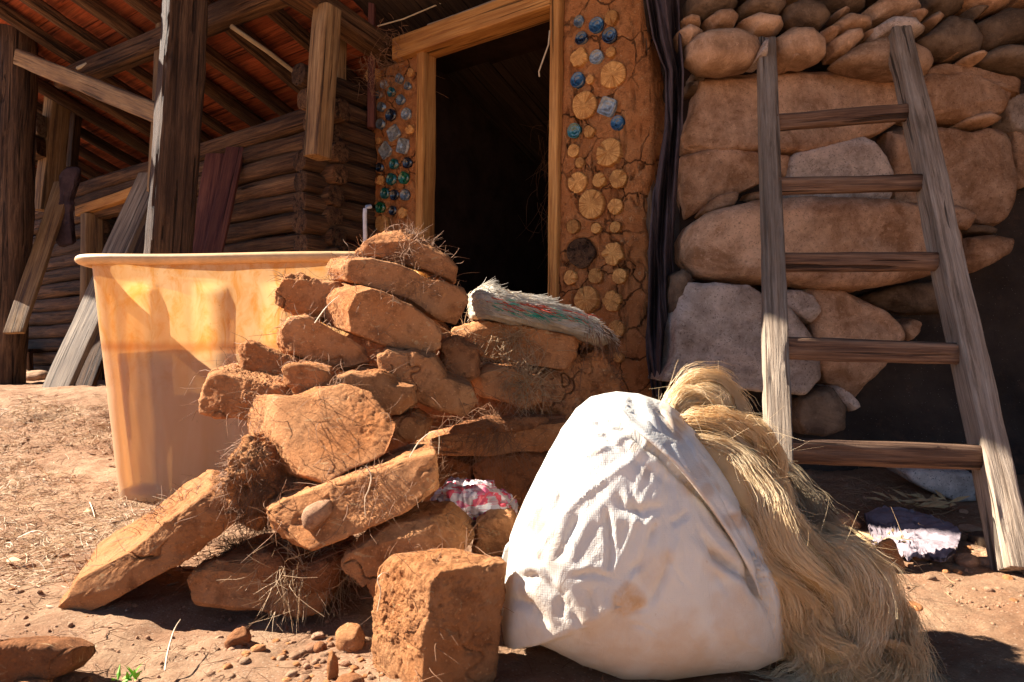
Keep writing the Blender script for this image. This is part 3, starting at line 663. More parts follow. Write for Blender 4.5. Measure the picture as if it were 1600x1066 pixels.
tag(beam('wide_board', W(84, 622, 3.9), W(238, 272, 4.25), .25, .035, GB, side=(.85, -.25, .45), n=14), 'wide grey plank leaning across the opening behind the tub', 'board')
tag(beam('wide_board', W(128, 617, 4.15), W(268, 250, 4.5), .18, .03, LOGM, side=(.85, -.3, .4), n=14), 'dark narrow plank propped behind the wide grey plank', 'board')
MAR = m_wood('maroon_paint', (.14, .05, .035), (.22, .085, .055), (.06, .02, .02), bump=.001)
tag(beam('maroon_board', W(330, 400, 3.55), W(368, 232, 3.8), .10, .025, MAR, side=(1, 0, 0), n=14), 'maroon painted plank leaning right of the thick post', 'board')
tag(beam('maroon_board', W(312, 400, 3.65), W(338, 242, 3.85), .11, .02, MAR, side=(1, 0, 0), n=14), 'wider maroon board half hidden behind the other maroon plank', 'board')
tag(beam('side_plank', W(579, 200, 3.6), W(583, -30, 3.6), .035, .05, MAR, side=(1, 0, 0), n=9), 'reddish upright plank above the bottle pillar', 'plank')
PVC = m_flat('pvc', (.5, .5, .52), .4, .5)
pp = [W(571, 400, 2.95), W(570, 335, 2.95), W(570.5, 327, 2.95), W(573, 323.5, 2.96), W(579, 323, 2.98)]
V, F = tubes(np.array([pp]), np.array([.009]), 12, False); tag(mk('water_pipe', V, F, PVC), 'thin grey plastic pipe with an elbow in front of the log ends', 'pipe')
ROPE = m_flat('cord', (.48, .38, .25), .8)
def cord(name, pts, r, lab, cat):
    P = np.array([W(*p) for p in pts]); V, F = tubes(P[None], np.array([r]), 6, False); return tag(mk(name, V, F, ROPE), lab, cat)
cord('pole', [(121, 107, 4.3), (160, 90, 4.2), (205, 70, 4.05), (252, 48, 3.9)], .012, 'pale bamboo pole lying along the purlin left of the thick post', 'pole')
cord('batten', [(361, 41, 3.5), (420, 82, 3.7), (485, 132, 3.95)], .012, 'pale thin batten running down under the red roof boards', 'batten')
cord('wire', [(590, 41, 3.5), (630, 30, 3.5), (725, -10, 3.5)], .004, 'thin wire stretched above the door lintel', 'wire')
cord('straw_string', [(859, 48, 2.9), (857, 70, 2.9), (848, 95, 2.9), (842, 112, 2.92), (843, 120, 2.92)], .0035, 'loose straw string dangling from the lintel', 'string')

# roof
RED = m_wood('red_boards', (.34, .07, .025), (.48, .14, .055), (.10, .03, .015), bump=.001)
def rz(n): return 2.24+.36*n
rf = empty('porch_roof', B(3.5, 0, rz(0)), 'red boarded lean to roof on dark rafters over the log wall', 'roof')
NB = 1.05
for k in range(17):
    n0 = NB-.25*k; beam('roof_board', B(1.15, n0-.12, rz(n0-.12)+.065+.012*(k % 2)), B(8.6, n0-.12, rz(n0-.12)+.065+.012*(k % 2)), .285, .01, RED, side=-DN-UP*.36, parent=rf, n=16, wave=.001, rough=.0005, res=.3, seg=12)
a = 1.22
while a < 7.6:
    r = rng.uniform(.036, .052); beam('rafter', B(a, NB+.05, rz(NB+.05)), B(a+rng.uniform(-.06, .06), -3.1, rz(-3.1)), 2*r, 2*r, LOGM, side=DA, parent=rf, n=2.6, rough=.004, wave=.008, res=.06, seg=18, crack=.006); a += rng.uniform(.31, .40)
ra = empty('door_roof', B(-.5, 0, rz(0)), 'dark sheet roof over the doorway and the stone wall', 'roof')
DK = m_wood('roof_underside', (.05, .03, .02), (.09, .055, .035), (.015, .01, .008))
NR = 1.58  # overhang out of view, sized for where its shade ends on the ladder
for k in range(9):
    a0 = .98-.45*k; 
    beam('roof_sheet', B(a0, NR, rz(NR)+.10+.014*(k % 2)), B(a0, -3.2, rz(-3.2)+.10+.014*(k % 2)), .50, .012, DK, side=DA, parent=ra, n=16, wave=.001, res=.2, seg=12)
for k in range(2): beam('roof_sheet', B(1.42+.45*k, NR, rz(NR)+.12+.014*(k % 2)), B(1.42+.45*k, .75, rz(.75)+.12+.014*(k % 2)), .47, .012, DK, side=DA, parent=ra, n=16, wave=.001, res=.2, seg=12)  # unseen extra sheets, added to carry the roof shade onto the upper ladder
for a in (.1, -.8, -1.7): beam('rafter', B(a, NR, rz(NR)+.03), B(a, -3.1, rz(-3.1)+.03), .09, .09, LOGM, side=DA, parent=ra, n=3, res=.1)
for k in range(3): beam('added_eave_board', B((2.45, 2.65, 3.3)[k], 1.02+.22*k, rz(1.02+.22*k)+.09+.012*(k % 2)), B(8.6, 1.02+.22*k, rz(1.02+.22*k)+.09+.012*(k % 2)), .25, .012, RED, side=-DN-UP*.36, parent=rf, n=16, wave=.001, rough=.0005, res=.3, seg=12)  # unseen stepped boards, added to shade the log wall but not the post
# dark rooms behind
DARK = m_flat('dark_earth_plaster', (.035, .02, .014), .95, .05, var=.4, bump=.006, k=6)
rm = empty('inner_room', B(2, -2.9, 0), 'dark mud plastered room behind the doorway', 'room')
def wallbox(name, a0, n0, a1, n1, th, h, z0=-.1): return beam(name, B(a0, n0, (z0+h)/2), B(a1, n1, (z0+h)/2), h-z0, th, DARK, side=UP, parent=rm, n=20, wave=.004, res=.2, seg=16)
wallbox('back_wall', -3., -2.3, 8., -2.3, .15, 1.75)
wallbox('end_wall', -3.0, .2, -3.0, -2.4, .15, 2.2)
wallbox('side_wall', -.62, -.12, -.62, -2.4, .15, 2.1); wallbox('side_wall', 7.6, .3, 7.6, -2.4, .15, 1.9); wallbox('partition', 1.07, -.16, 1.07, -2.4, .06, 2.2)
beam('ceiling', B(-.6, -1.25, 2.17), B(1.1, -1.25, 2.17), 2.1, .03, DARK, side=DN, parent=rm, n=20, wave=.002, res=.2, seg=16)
# hay hanging in the doorway
Nh = 900; p = np.stack([rng.uniform(.25, .75, Nh), rng.uniform(-1.6, -1.0, Nh), rng.uniform(1.2, 1.95, Nh)], 1); roots = A0+p[:, :1]*DA+p[:, 1:2]*DN+p[:, 2:]*UP
V, F = straw_mesh(roots, rng.normal(size=(Nh, 3))*.6+np.array([0, 0, -1]), rng.uniform(.08, .22, Nh), .0016, 6)
tag(mk('hanging_hay', V, F, STRAWD), 'dry hay hanging in the dark just inside the doorway', 'hay', kind='stuff')
roots = A0+rng.uniform(.85, 1.12, (500, 1))*DA+rng.uniform(-.2, .15, (500, 1))*DN+rng.uniform(1.85, 2.2, (500, 1))*UP
V, F = straw_mesh(roots, rng.normal(size=(500, 3)), rng.uniform(.04, .10, 500), .0016, 5)
tag(mk('dried_bundle', V, F, STRAWD), 'dried stalks tucked above the bottle pillar under the roof', 'dried plants', kind='stuff')

# left corner clutter
def crate(px, py, d, w_, h_, lab, mat):
    e = empty('wooden_block', W(px, py, d), lab, 'wood block'); return e
for (y0, y1, lab) in [(182, 217, 'topmost grey wood block stacked on the wall by the round post'), (219, 248, 'lower reddish wood block stacked on the wall by the round post')]:
    tag(beam('wood_block', W(36, (y0+y1)/2, 5.0), W(68, (y0+y1)/2-3, 5.0), (y1-y0)/FX*4.9, .16, GB if y0 < 200 else LOGM, side=UP, n=10, parent=None), lab, 'wood block')
bt = empty('side_table', W(20, 600, 5.2), 'small dark wooden table standing beside the round post', 'table')
beam('table_top', W(-40, 548, 5.3), W(56, 549, 5.3), .3, .03, LOGM, side=(0, 1, 0), parent=bt, n=12)
beam('leg', W(46, 602, 5.2), W(44, 551, 5.2), .05, .05, LOGM, side=(1, 0, 0), parent=bt, n=6); beam('leg', W(-30, 602, 5.2), W(-30, 551, 5.2), .05, .05, LOGM, side=(1, 0, 0), parent=bt, n=6)
PINK = m_flat('pink_plastic', (.75, .06, .2), .4)
V, F = ico(4); V = V*np.array([.05, .05, .03])+W(25, 545, 5.25); tag(mk('pink_bowl', V, F, PINK), 'bright pink upturned bowl on the small dark table', 'bowl')
stonels = [(20, 588, 5.0, .10, 'flat pale stone under the small table'), (58, 590, 4.9, .09, 'rounded pale stone at the right of the small table')]
for px, py, d, r, lab in stonels:
    V, F = ico(4); V = V*np.array([r*1.3, r, r*.6]); V = V*(1+.15*fbm(V*12+px, 3))[:, None]+W(px, py, d); tag(mk('stone', V, F, SC), lab, 'stone')
# cloth over log end
V, F, C = outline_solid([(92, 275), (105, 262), (125, 262), (122, 280), (110, 300), (108, 340), (112, 380), (90, 384), (84, 370), (95, 310)], 4.66, (0, .04, 0), 8, 5)
V += vnormals(V, F)*(.012*ridged(V*14, 2))[:, None]; tag(mk('draped_rag', V, F, m_flat('rag_cloth', (.06, .04, .045), .95, .1, var=.4, bump=.004, k=14)), 'dark rag draped over the log wall behind the leaning board', 'rag')
def spline(P, m=60):
    P = np.asarray(P, float); n_ = len(P); t = np.linspace(0, n_-1, m); out = []
    for u_ in t:
        i = min(int(u_), n_-2); f = u_-i; p0, p1, p2, p3 = P[max(i-1, 0)], P[i], P[i+1], P[min(i+2, n_-1)]
        out.append(.5*((2*p1)+(-p0+p2)*f+(2*p0-5*p1+4*p2-p3)*f*f+(-p0+3*p1-3*p2+p3)*f**3))
    return np.array(out)
# ================================================================ PLASTIC TUB
s = NT('tub_plastic')
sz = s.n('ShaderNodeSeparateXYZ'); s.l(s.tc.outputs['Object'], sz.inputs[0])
st = s.noise((9, 9, 2.2), 5, .65, .8)
c = s.ramp(st, [(.36, (.78, .55, .28)), (.62, (.84, .66, .42))])
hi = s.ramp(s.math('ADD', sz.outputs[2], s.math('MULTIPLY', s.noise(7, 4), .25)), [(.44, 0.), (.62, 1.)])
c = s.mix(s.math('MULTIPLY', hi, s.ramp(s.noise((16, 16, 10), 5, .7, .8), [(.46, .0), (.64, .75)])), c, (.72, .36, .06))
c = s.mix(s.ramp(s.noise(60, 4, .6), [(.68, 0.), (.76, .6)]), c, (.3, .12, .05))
c = s.mix(s.math('MULTIPLY', s.ramp(s.math('ADD', sz.outputs[2], s.math('MULTIPLY', s.noise(5, 4), .03)), [(.51, 1.), (.58, 0.)]), .45), c, (.74, .58, .46))  # greyer below the waterline: stain tone with front sky reflection painted in
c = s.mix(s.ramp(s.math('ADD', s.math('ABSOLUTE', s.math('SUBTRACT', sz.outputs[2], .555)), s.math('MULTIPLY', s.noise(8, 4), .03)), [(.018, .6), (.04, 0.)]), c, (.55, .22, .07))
s.fin(c, .45, s.bump(s.noise((5, 5, 3), 5, .6), .01, .5), .3)
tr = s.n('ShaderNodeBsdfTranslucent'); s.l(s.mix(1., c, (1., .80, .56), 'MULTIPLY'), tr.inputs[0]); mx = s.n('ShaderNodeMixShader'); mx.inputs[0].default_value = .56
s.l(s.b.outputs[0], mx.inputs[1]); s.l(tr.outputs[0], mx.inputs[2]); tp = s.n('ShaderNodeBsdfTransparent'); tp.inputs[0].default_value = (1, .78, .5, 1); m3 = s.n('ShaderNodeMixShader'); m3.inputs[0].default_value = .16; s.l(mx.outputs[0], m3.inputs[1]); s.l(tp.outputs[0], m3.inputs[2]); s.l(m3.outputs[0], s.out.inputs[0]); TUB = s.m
HT = .855
pl, prr = W(168, 786, 2.36), W(575, 786, 2.40)
cen0 = (pl+prr)/2+np.array([.02, .33, 0]); cen0[2] = 0
tub = empty('plastic_tub', cen0, 'large translucent orange stained plastic tub standing behind the block pile', 'tub')
TR = R(2)
def tubsec(z, K=220, off=0.):
    t = z/HT; hw = .475+.085*t+off; hd = .33+.055*t+off; rc = .10; pts = []
    # rounded rectangle by superellipse-ish polyline
    th = np.linspace(0, 2*math.pi, K, endpoint=False); n_ = 9
    cx_, cy_ = np.cos(th), np.sin(th); th2 = th+.18*np.sin(4*th); cx_, cy_ = np.cos(th2), np.sin(th2); den = (np.abs(cx_)**n_+np.abs(cy_)**n_)**(1/n_)
    return cx_/den*hw, cy_/den*hd
zs = np.concatenate([[0.0, 0, .0, .004], np.linspace(.015, HT, 70)]); V = []
for i, z in enumerate(zs):
    x, y = tubsec(z)
    if i < 3: f = (.02, .5, .965)[i]; x, y = x*f, y*f
    if i >= 3:
        rib = np.zeros_like(x)
        for xr, w_ in ((-.395, .010), (-.30, .010), (-.155, .009), (-.06, .010), (.08, .01), (.17, .01), (.31, .01)):
            rib += np.exp(-((x-xr*(1+.15*z/HT))/w_)**2)*(.016)
        rib *= sstep(.05, .07, z)*(1-sstep(.74, .78, z))
        ins = (sstep(-.395, -.385, x)*(1-sstep(-.31, -.30, x)))+(sstep(-.15, -.14, x)*(1-sstep(-.07, -.06, x)))+(sstep(.09, .1, x)*(1-sstep(.16, .17, x)))
        y = y+np.sign(y)*(-ins*.016*sstep(.055, .07, z)*(1-sstep(.74, .78, z))-rib*.6)*(np.abs(y) > .25)
        y = y-np.where(y < 0, .02*math.sin(z*3.2)*(1-(x/.5)**2), 0)
    V.append(np.stack([x, y, np.full_like(x, z)], 1))
M, K = len(zs), 220; V = np.concatenate(V); V += .004*np.stack([fbm(V*4, 2), fbm(V*4+7, 2), 0*V[:, 0]], 1)
k = np.arange(M-1)[:, None]*K; j = np.arange(K)[None]; j2 = (j+1) % K
F = np.stack([k+j, k+j2, k+K+j2, k+K+j], -1).reshape(-1, 4)
RT_ = Matrix.Rotation(TR, 3, 'Z'); tubz = gn(cen0[0], cen0[1])-.01
tl = cen0+np.array([0, 0, tubz])
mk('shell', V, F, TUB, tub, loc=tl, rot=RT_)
# rolled rim
zr = HT; x, y = tubsec(zr); P = np.stack([x, y, np.full_like(x, zr)], 1); cs = []
for a_ in np.linspace(0, 2*math.pi, 14, endpoint=False):
    ox, oz = .017+.021*math.cos(a_), .0+.018*math.sin(a_)
    xx, yy = tubsec(zr, off=ox); zw = .006*np.sin(x*5)+oz; cs.append(np.stack([xx, yy, zr+zw], 1))
V = np.stack(cs, 1).reshape(-1, 3); k = np.arange(K)[:, None]; k2 = (k+1) % K; j = np.arange(14)[None]; j2 = (j+1) % 14
F = np.stack([k*14+j, k2*14+j, k2*14+j2, k*14+j2], -1).reshape(-1, 4)
RIM = m_flat('tub_rim_plastic', (.62, .38, .18), .5, .3, var=.2, k=14); mk('rim', V, F, RIM, tub, loc=tl, rot=RT_)
# contents: wet mud to half height
V = []
for z in (.02, .1, .25, .4, .5, .53): x, y = tubsec(z, off=-.036); V.append(np.stack([x, y, np.full_like(x, z)], 1))
for f in (.8, .5, .2, .01): x, y = tubsec(.53, off=-.036); V.append(np.stack([x*f, y*f, .54+.02*fbm(np.stack([x*f*7, y*f*7, 0*x], 1))], 1))
M = len(V); V = np.concatenate(V); k = np.arange(M-1)[:, None]*K; j = np.arange(K)[None]; j2 = (j+1) % K
F = np.stack([k+j, k+j2, k+K+j2, k+K+j], -1).reshape(-1, 4); mk('contents', V, F, MUD, tub, loc=tl, rot=RT_)

# ================================================================ MUD BLOCKS
def mud_disp(V, F, rough, lump, sd, pits=.0):
    Nn = vnormals(V, F); Q = V+sd
    d = lump*fbm(Q*7, 3)+rough*(.45*fbm(Q*34, 5, .7)+.2*ridged(Q*19, 3)); f1, f2 = worley(Q*13+.3*np.stack([perlin(Q*30)]*3, 1)); d += lump*.4*(f1-.5)*sstep(-.2, .3, perlin(Q*4+3))
    m = sstep(.08, .3, perlin(Q*6+30)+.9*np.clip(-Nn[:, 0]-.35, 0, 1)+.5*np.clip(Nn[:, 2]-.5, 0, 1)); d += m*rough*(.9*fbm(Q*26, 5, .7)+.5*ridged(Q*19, 3))            # crumbly patches
    d += m*rough*(1.2*fbm(Q*45, 5, .85))
    d -= rough*1.4*(1-sstep(0, .028, np.abs(perlin(Q*8+.35*perlin(Q*22)[:, None]))))*sstep(.0, .3, perlin(Q*5+40))
    # broken dents
    d -= lump*1.4*sstep(.25, .5, perlin(Q*5+11))
    if pits:
        d -= pits*sstep(.2, .4, fbm(Q*26+7, 3, .7))
    return V+Nn*d[:, None], Nn
def block(name, label, poly, d, E, n=9, gx=0, gy=0, sub=7, lump=.012, rough=.005, straw=60, mat=MUD, cat='mud block', group='broken straw mud blocks in the pile', center=None, pits=0., sl=.06, smask=None, smat=STRAWD):
    n = n*1.9; V, F, C = outline_solid(poly, d, E, n, sub, gx, gy, center); sd = rng.uniform(0, 99); V = chip(V, 12, rng, (0, -.35, .25), (.0, .08)); V, Nn = mud_disp(V, F, rough*1.1, lump*.55, sd, pits)
    o = tag(mk(name, V, F, mat), label, cat, group)
    if straw:
        straw = int(straw*1.5)
        w_ = np.clip(perlin((V+sd)*9), 0, 1)**2*(Nn[:, 1] < .2)*(Nn[:, 2] > -.5)+.02*(Nn[:, 2] > .4)
        if smask is not None: w_ = w_*smask(*proj(V))+1e-9
        w_ /= w_.sum(); ix = rng.choice(len(V), straw, p=w_); dr = Nn[ix]*.6+rng.normal(size=(straw, 3))*.9
        v_, f_ = straw_mesh(V[ix]-Nn[ix]*.003, dr, rng.uniform(.25, 1., straw)*sl*1.15, rng.uniform(.0004, .0008, straw)*max(1, C[1]/1.35), 6, .6)
        tag(mk('straw', v_, f_, smat, o), kind='stuff')
    return o, V, Nn
z1 = lambda ps: [(400+x/3.5525, 340+y/3.5525) for x, y in ps]      # crop of the upper pile
BL = [
 # name,label,poly,d,E,n,kw
 ('mud_slab', 'long pale mud slab leaning into the pile from the left with its top in sun', [(101, 940), (117, 911), (208, 860), (276, 804), (328, 772), (364, 790), (394, 812), (357, 842), (260, 892), (162, 950), (115, 968), (86, 955)], 1.36, (-.13, .31, 0.0), dict(n=16, lump=.006, straw=130, mat=MUD)),
 ('mud_block', 'long tilted block with a round cobble stuck in its face', [(402, 805), (460, 778), (520, 756), (610, 727), (667, 700), (683, 713), (684, 770), (625, 808), (550, 841), (490, 862), (460, 866), (436, 850), (418, 830)], 1.27, (-.03, .2, .0), dict(gy=-.05, n=9, straw=160, pits=.006)),
 ('mud_block', 'big notched block with a broad flat face at the heart of the pile', [(430, 617), (460, 620), (490, 618), (514, 604), (550, 601), (580, 612), (607, 645), (628, 671), (624, 704), (580, 724), (545, 738), (514, 758), (480, 745), (457, 716), (440, 690), (430, 650)], 1.40, (-.13, .16, -.01), dict(gy=-.10, n=11, straw=110, rough=.0035, lump=.006, center=(530, 672))),
 ('mud_slab', 'squared slab end sticking out left beneath the small tilted block', [(312, 586), (345, 582), (400, 594), (445, 606), (470, 640), (440, 672), (405, 662), (365, 652), (335, 655), (311, 645)], 1.56, (-.03, .22, .02), dict(n=10, gx=-.03, straw=60, rough=.006)),
 ('mud_block', 'small tilted block above the protruding slab end, its corner against the tub', [(372, 540), (386, 532), (440, 556), (498, 572), (502, 595), (478, 616), (440, 606), (400, 596), (374, 588)], 1.66, (-.04, .2, .0), dict(n=10, straw=30)),
 ('mud_chunk', 'upright crumbly chunk wedged above the big notched block', [(443, 572), (470, 566), (510, 575), (520, 600), (500, 615), (468, 620), (445, 600)], 1.54, (-.02, .15, 0), dict(n=6, straw=60, rough=.006, sub=5)),
 ('mud_block', 'brick shaped block with a rough sunlit left end in the middle left of the pile', [(441, 515), (455, 497), (480, 494), (530, 518), (584, 545), (581, 572), (545, 580), (500, 572), (450, 552), (440, 535)], 1.70, (-.08, .2, .0), dict(n=10, gx=.02, straw=60)),
 ('mud_chunk', 'broken end piece overhanging the tub at the upper left of the pile', [(426, 455), (436, 430), (465, 424), (482, 436), (530, 440), (540, 470), (530, 495), (480, 497), (450, 492), (428, 480)], 1.80, (-.03, .22, 0), dict(n=7, straw=60, rough=.007)),
 ('mud_block', 'large smooth brick lying slanted below the second topmost block', [(528, 470), (545, 452), (575, 448), (600, 455), (650, 480), (694, 515), (692, 545), (668, 556), (600, 540), (540, 516), (530, 495)], 1.72, (-.12, .2, .03), dict(n=11, gx=.03, straw=60, rough=.003)),
 ('mud_block', 'long slanted brick directly beneath the capping block of the pile', [(536, 420), (545, 405), (580, 402), (620, 412), (680, 437), (730, 452), (736, 482), (716, 508), (688, 500), (640, 472), (600, 455), (545, 440)], 1.80, (-.11, .22, .03), dict(n=11, gx=.03, straw=110, rough=.004)),
 ('mud_block', 'topmost capping block of the pile bristling with straw', [(554, 397), (566, 376), (590, 362), (625, 360), (660, 375), (700, 402), (714, 418), (708, 440), (670, 425), (620, 410), (580, 402)], 1.86, (-.02, .24, .02), dict(n=6, straw=230, rough=.008, sl=.065)),
 ('mud_block', 'rounded block sloping down right under the large smooth brick', [(583, 556), (600, 540), (640, 546), (680, 560), (700, 590), (738, 608), (748, 632), (728, 652), (690, 645), (650, 632), (610, 600), (588, 580)], 1.66, (-.03, .24, .02), dict(n=6, straw=50)),
 ('mud_chunk', 'lumpy eroded chunk tucked behind the big notched block', [(500, 592), (540, 580), (590, 584), (615, 600), (642, 606), (645, 632), (625, 650), (590, 650), (540, 640), (505, 615)], 1.58, (0, .2, 0), dict(n=5, straw=50, lump=.02)),
 ('mud_chunk', 'small chunk right of the big notched block', [(608, 652), (640, 648), (662, 668), (655, 690), (625, 692), (605, 675)], 1.60, (0, .18, 0), dict(n=5, straw=30, sub=5)),
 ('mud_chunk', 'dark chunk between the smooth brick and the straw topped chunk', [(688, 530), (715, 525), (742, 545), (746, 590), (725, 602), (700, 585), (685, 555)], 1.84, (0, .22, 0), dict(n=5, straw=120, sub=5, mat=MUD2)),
 ('mud_chunk', 'straw topped chunk in shade right of the sloping block', [(735, 590), (760, 570), (800, 572), (842, 588), (846, 628), (826, 642), (790, 630), (750, 622)], 1.95, (0, .26, 0), dict(n=6, straw=300, smat=STRAW, sl=.08)),
 ('mud_block', 'long cracked block carrying the frayed straw mat', [(705, 515), (745, 500), (820, 510), (906, 528), (902, 560), (885, 578), (820, 570), (760, 556), (710, 548)], 2.06, (0, .3, 0), dict(n=7, straw=260, smat=STRAW, sl=.09)),
 ('mud_chunk', 'rough straw filled rubble heaped below the mat against the pillar foot', [(838, 590), (870, 575), (905, 548), (945, 550), (968, 590), (955, 650), (900, 670), (850, 655), (830, 625)], 2.12, (0, .3, 0), dict(n=5, straw=420, rough=.014, lump=.03, mat=MUD)),
 ('mud_slab', 'long flat slab in shade between the pile and the white sack', [(655, 690), (720, 676), (800, 668), (885, 655), (905, 690), (880, 706), (780, 715), (680, 712)], 1.90, (0, .3, .0), dict(n=9, straw=150)),
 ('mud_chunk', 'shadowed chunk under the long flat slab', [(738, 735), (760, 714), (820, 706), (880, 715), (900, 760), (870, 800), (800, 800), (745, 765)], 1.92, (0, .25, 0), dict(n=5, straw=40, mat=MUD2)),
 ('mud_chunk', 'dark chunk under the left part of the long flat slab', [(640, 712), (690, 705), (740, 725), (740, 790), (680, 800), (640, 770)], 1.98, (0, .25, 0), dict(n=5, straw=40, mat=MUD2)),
 ('mud_brick', 'small brick peeping out between printed bag and white sack', [(737, 815), (760, 805), (800, 812), (812, 840), (800, 875), (735, 870)], 1.36, (0, .18, 0), dict(n=9, straw=16, sub=5)),
 ('mud_block', 'curved block resting behind the upright corner block', [(528, 885), (545, 850), (600, 826), (680, 812), (715, 838), (730, 862), (680, 890), (625, 900), (602, 960), (586, 950), (570, 918), (556, 928), (540, 915)], 1.24, (.02, .22, 0), dict(n=6, straw=170, lump=.012, gy=-.03, center=(612, 868))),
 ('mud_slab', 'low slab lying on the ground under the leaning pale slab', [(285, 915), (300, 892), (340, 880), (420, 880), (500, 892), (515, 925), (500, 960), (450, 967), (370, 958), (295, 948)], 1.36, (0, .25, .0), dict(n=9, gy=-.03, straw=220)),
 ('mud_chunk', 'crumbly piece wedged behind the raised end of the pale slab', [(340, 745), (372, 728), (400, 745), (405, 790), (380, 815), (345, 790)], 1.56, (0, .2, 0), dict(n=6, straw=50, sub=5, rough=.008, mat=MUDP)),
 ('mud_block', 'upright corner block with a pitted sunlit side at the front of the pile', [(678, 893), (705, 890), (770, 880), (797, 878), (797, 895), (786, 955), (782, 1035), (770, 1090), (700, 1110), (655, 1115), (664, 1000), (675, 905)], 1.05, (-.105, .13, -.014), dict(n=20, gx=.04, straw=40, lump=.004, pits=.004, mat=MUD, sub=7)),
 ('mud_chunk', 'dark rock like chunk at the bottom left corner', [(-40, 1010), (20, 1003), (80, 1006), (112, 1020), (114, 1040), (90, 1062), (20, 1090), (-40, 1100)], 1.06, (0, .09, -.02), dict(n=3.6, straw=0, lump=.006, rough=.002, mat=MUD2)),
]
OBJ = {}
for name, label, poly, d, E, kw in BL:
    OBJ[label] = block(name, label, poly, d, E, **kw)
# cobble embedded in the tilted block
V, F, C = outline_solid([(474, 805), (478, 793), (495, 784), (515, 783), (520, 800), (505, 818), (488, 828), (478, 822)], 1.262, (0, .07, 0), 2.6, 4)
V += vnormals(V, F)*(.002*fbm(V*30))[:, None]; mk('embedded_cobble', V, F, MUDP, OBJ['long tilted block with a round cobble stuck in its face'][0])
# rubble core under the pile + hairy straw clumps
def mound(name, label, poly, d, E, n, mat, sub=6, straw=800, sl=.1, lump=.03, rough=.014, smat=STRAWD, cat='straw rubble'):
    V, F, C = outline_solid(poly, d, E, n, sub); sd = rng.uniform(0, 99)
    if 'clump' in name: V = (V-V.mean(0))*np.array([.82, 1, .82])+V.mean(0)
    V, Nn = mud_disp(V, F, rough, lump, sd)
    o = tag(mk(name, V, F, mat), label, cat, kind='stuff')
    ix = rng.choice(len(V), straw); dr = Nn[ix]*.45+rng.normal(size=(straw, 3))*.7+np.array([-.1, -.3, -.55])
    v_, f_ = straw_mesh(V[ix]-Nn[ix]*.004, dr, rng.uniform(.3, 1., straw)*sl, rng.uniform(.0004, .0008, straw), 6, .7)
    tag(mk('straw', v_, f_, smat, o), kind='stuff'); return o
mound('rubble_core', 'loose earth and straw filling the inside of the block pile', [(400, 900), (440, 760), (470, 640), (500, 560), (570, 480), (640, 450), (700, 540), (860, 590), (930, 640), (920, 730), (700, 770), (560, 900)], 2.2, (0, .4, 0), 8, MUD2, straw=900, lump=.05, rough=.02)
mound('straw_clump', 'matted straw and mud clump hanging under the big notched block', [(366, 700), (395, 672), (430, 690), (470, 730), (520, 760), (480, 780), (430, 800), (410, 845), (385, 825), (365, 790), (355, 755)], 1.44, (.0, .25, 0), 4, MUD, sub=7, straw=4200, sl=.036, lump=.022, rough=.014, smat=STRAWD)
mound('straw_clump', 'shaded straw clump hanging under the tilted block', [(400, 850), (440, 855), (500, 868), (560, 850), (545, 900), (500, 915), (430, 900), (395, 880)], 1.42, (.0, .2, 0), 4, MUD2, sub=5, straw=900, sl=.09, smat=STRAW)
mound('straw_tuft', 'straw spilling over the front of the long flat slab', [(700, 668), (760, 655), (850, 650), (860, 664), (780, 676), (705, 684)], 1.93, (.0, .1, 0), 4, MUD2, sub=4, straw=420, sl=.16, lump=.006)

# ================================================================ STRAW MAT
MATM = m_flat('mat_fibre', (.42, .36, .28), .7, .3, var=.35, bump=.004, k=20)
WH = m_flat('white_fibre', (.50, .44, .36), .6, .4, var=.25, k=10); GRN = m_flat('green_fibre', (.04, .30, .20), .6); REDF = m_flat('red_fibre', (.50, .07, .03), .6)
V, F, C = outline_solid([(733, 500), (735, 462), (760, 449), (790, 456), (850, 470), (905, 492), (940, 515), (955, 532), (935, 540), (870, 522), (800, 512)], 2.20, (.0, .42, .0), 3.2, 6)
Nn = vnormals(V, F); pxv, pyv = proj(V); V = V+Nn*(.012*fbm(V*6, 2)+.004*np.sin(pyv*.9-pxv*.24+2*fbm(V*3)))[:, None]
mat_o = tag(mk('straw_mat', V, F, MATM), 'frayed whitish rope mat with red and green strips draped over the block by the door', 'mat')
Nn = vnormals(V, F)
def along(mask_w, count, L, rad, mat, name, jit=.25, dirv=(1, -.15, -.24), lift=.002, drop=0.1):
    w_ = mask_w*(Nn[:, 1] < .5)*(Nn[:, 2] > -.3); w_ = w_/w_.sum(); ix = rng.choice(len(V), count, p=w_); dr = np.array(dirv)+rng.normal(size=(count, 3))*jit
    dr -= Nn[ix]*(dr*Nn[ix]).sum(1)[:, None]*.9
    v_, f_ = straw_mesh(V[ix]+Nn[ix]*lift, dr, rng.uniform(.5, 1, count)*L, rng.uniform(.7, 1.2, count)*rad, 5, .15, drop)
    tag(mk(name, v_, f_, mat, mat_o), kind='stuff')
pxv, pyv = proj(V); one = np.ones(len(V))
along(one*(pxv > 740), 5500, .05, .0011, WH, 'fibre', .07, lift=.001, drop=.05)
along(one*(pxv < 830), 900, .022, .0009, STRAWL, 'frayed_fibre', .7)
along(np.exp(-((pyv-(470+(pxv-770)*.2))/6)**2)*(pxv > 760)*(pxv < 920)+1e-6, 160, .05, .0018, REDF, 'red_strip', .12, lift=.005)
along(np.exp(-((pyv-(478+(pxv-770)*.19))/6)**2)*(pxv > 770)*(pxv < 920)+1e-6, 110, .05, .0018, GRN, 'green_strip', .12, lift=.005)
along(np.exp(-((pxv-940)/18)**2)+1e-6, 420, .075, .0009, STRAWD, 'fringe', .35, dirv=(.15, -.3, -1), drop=.2)
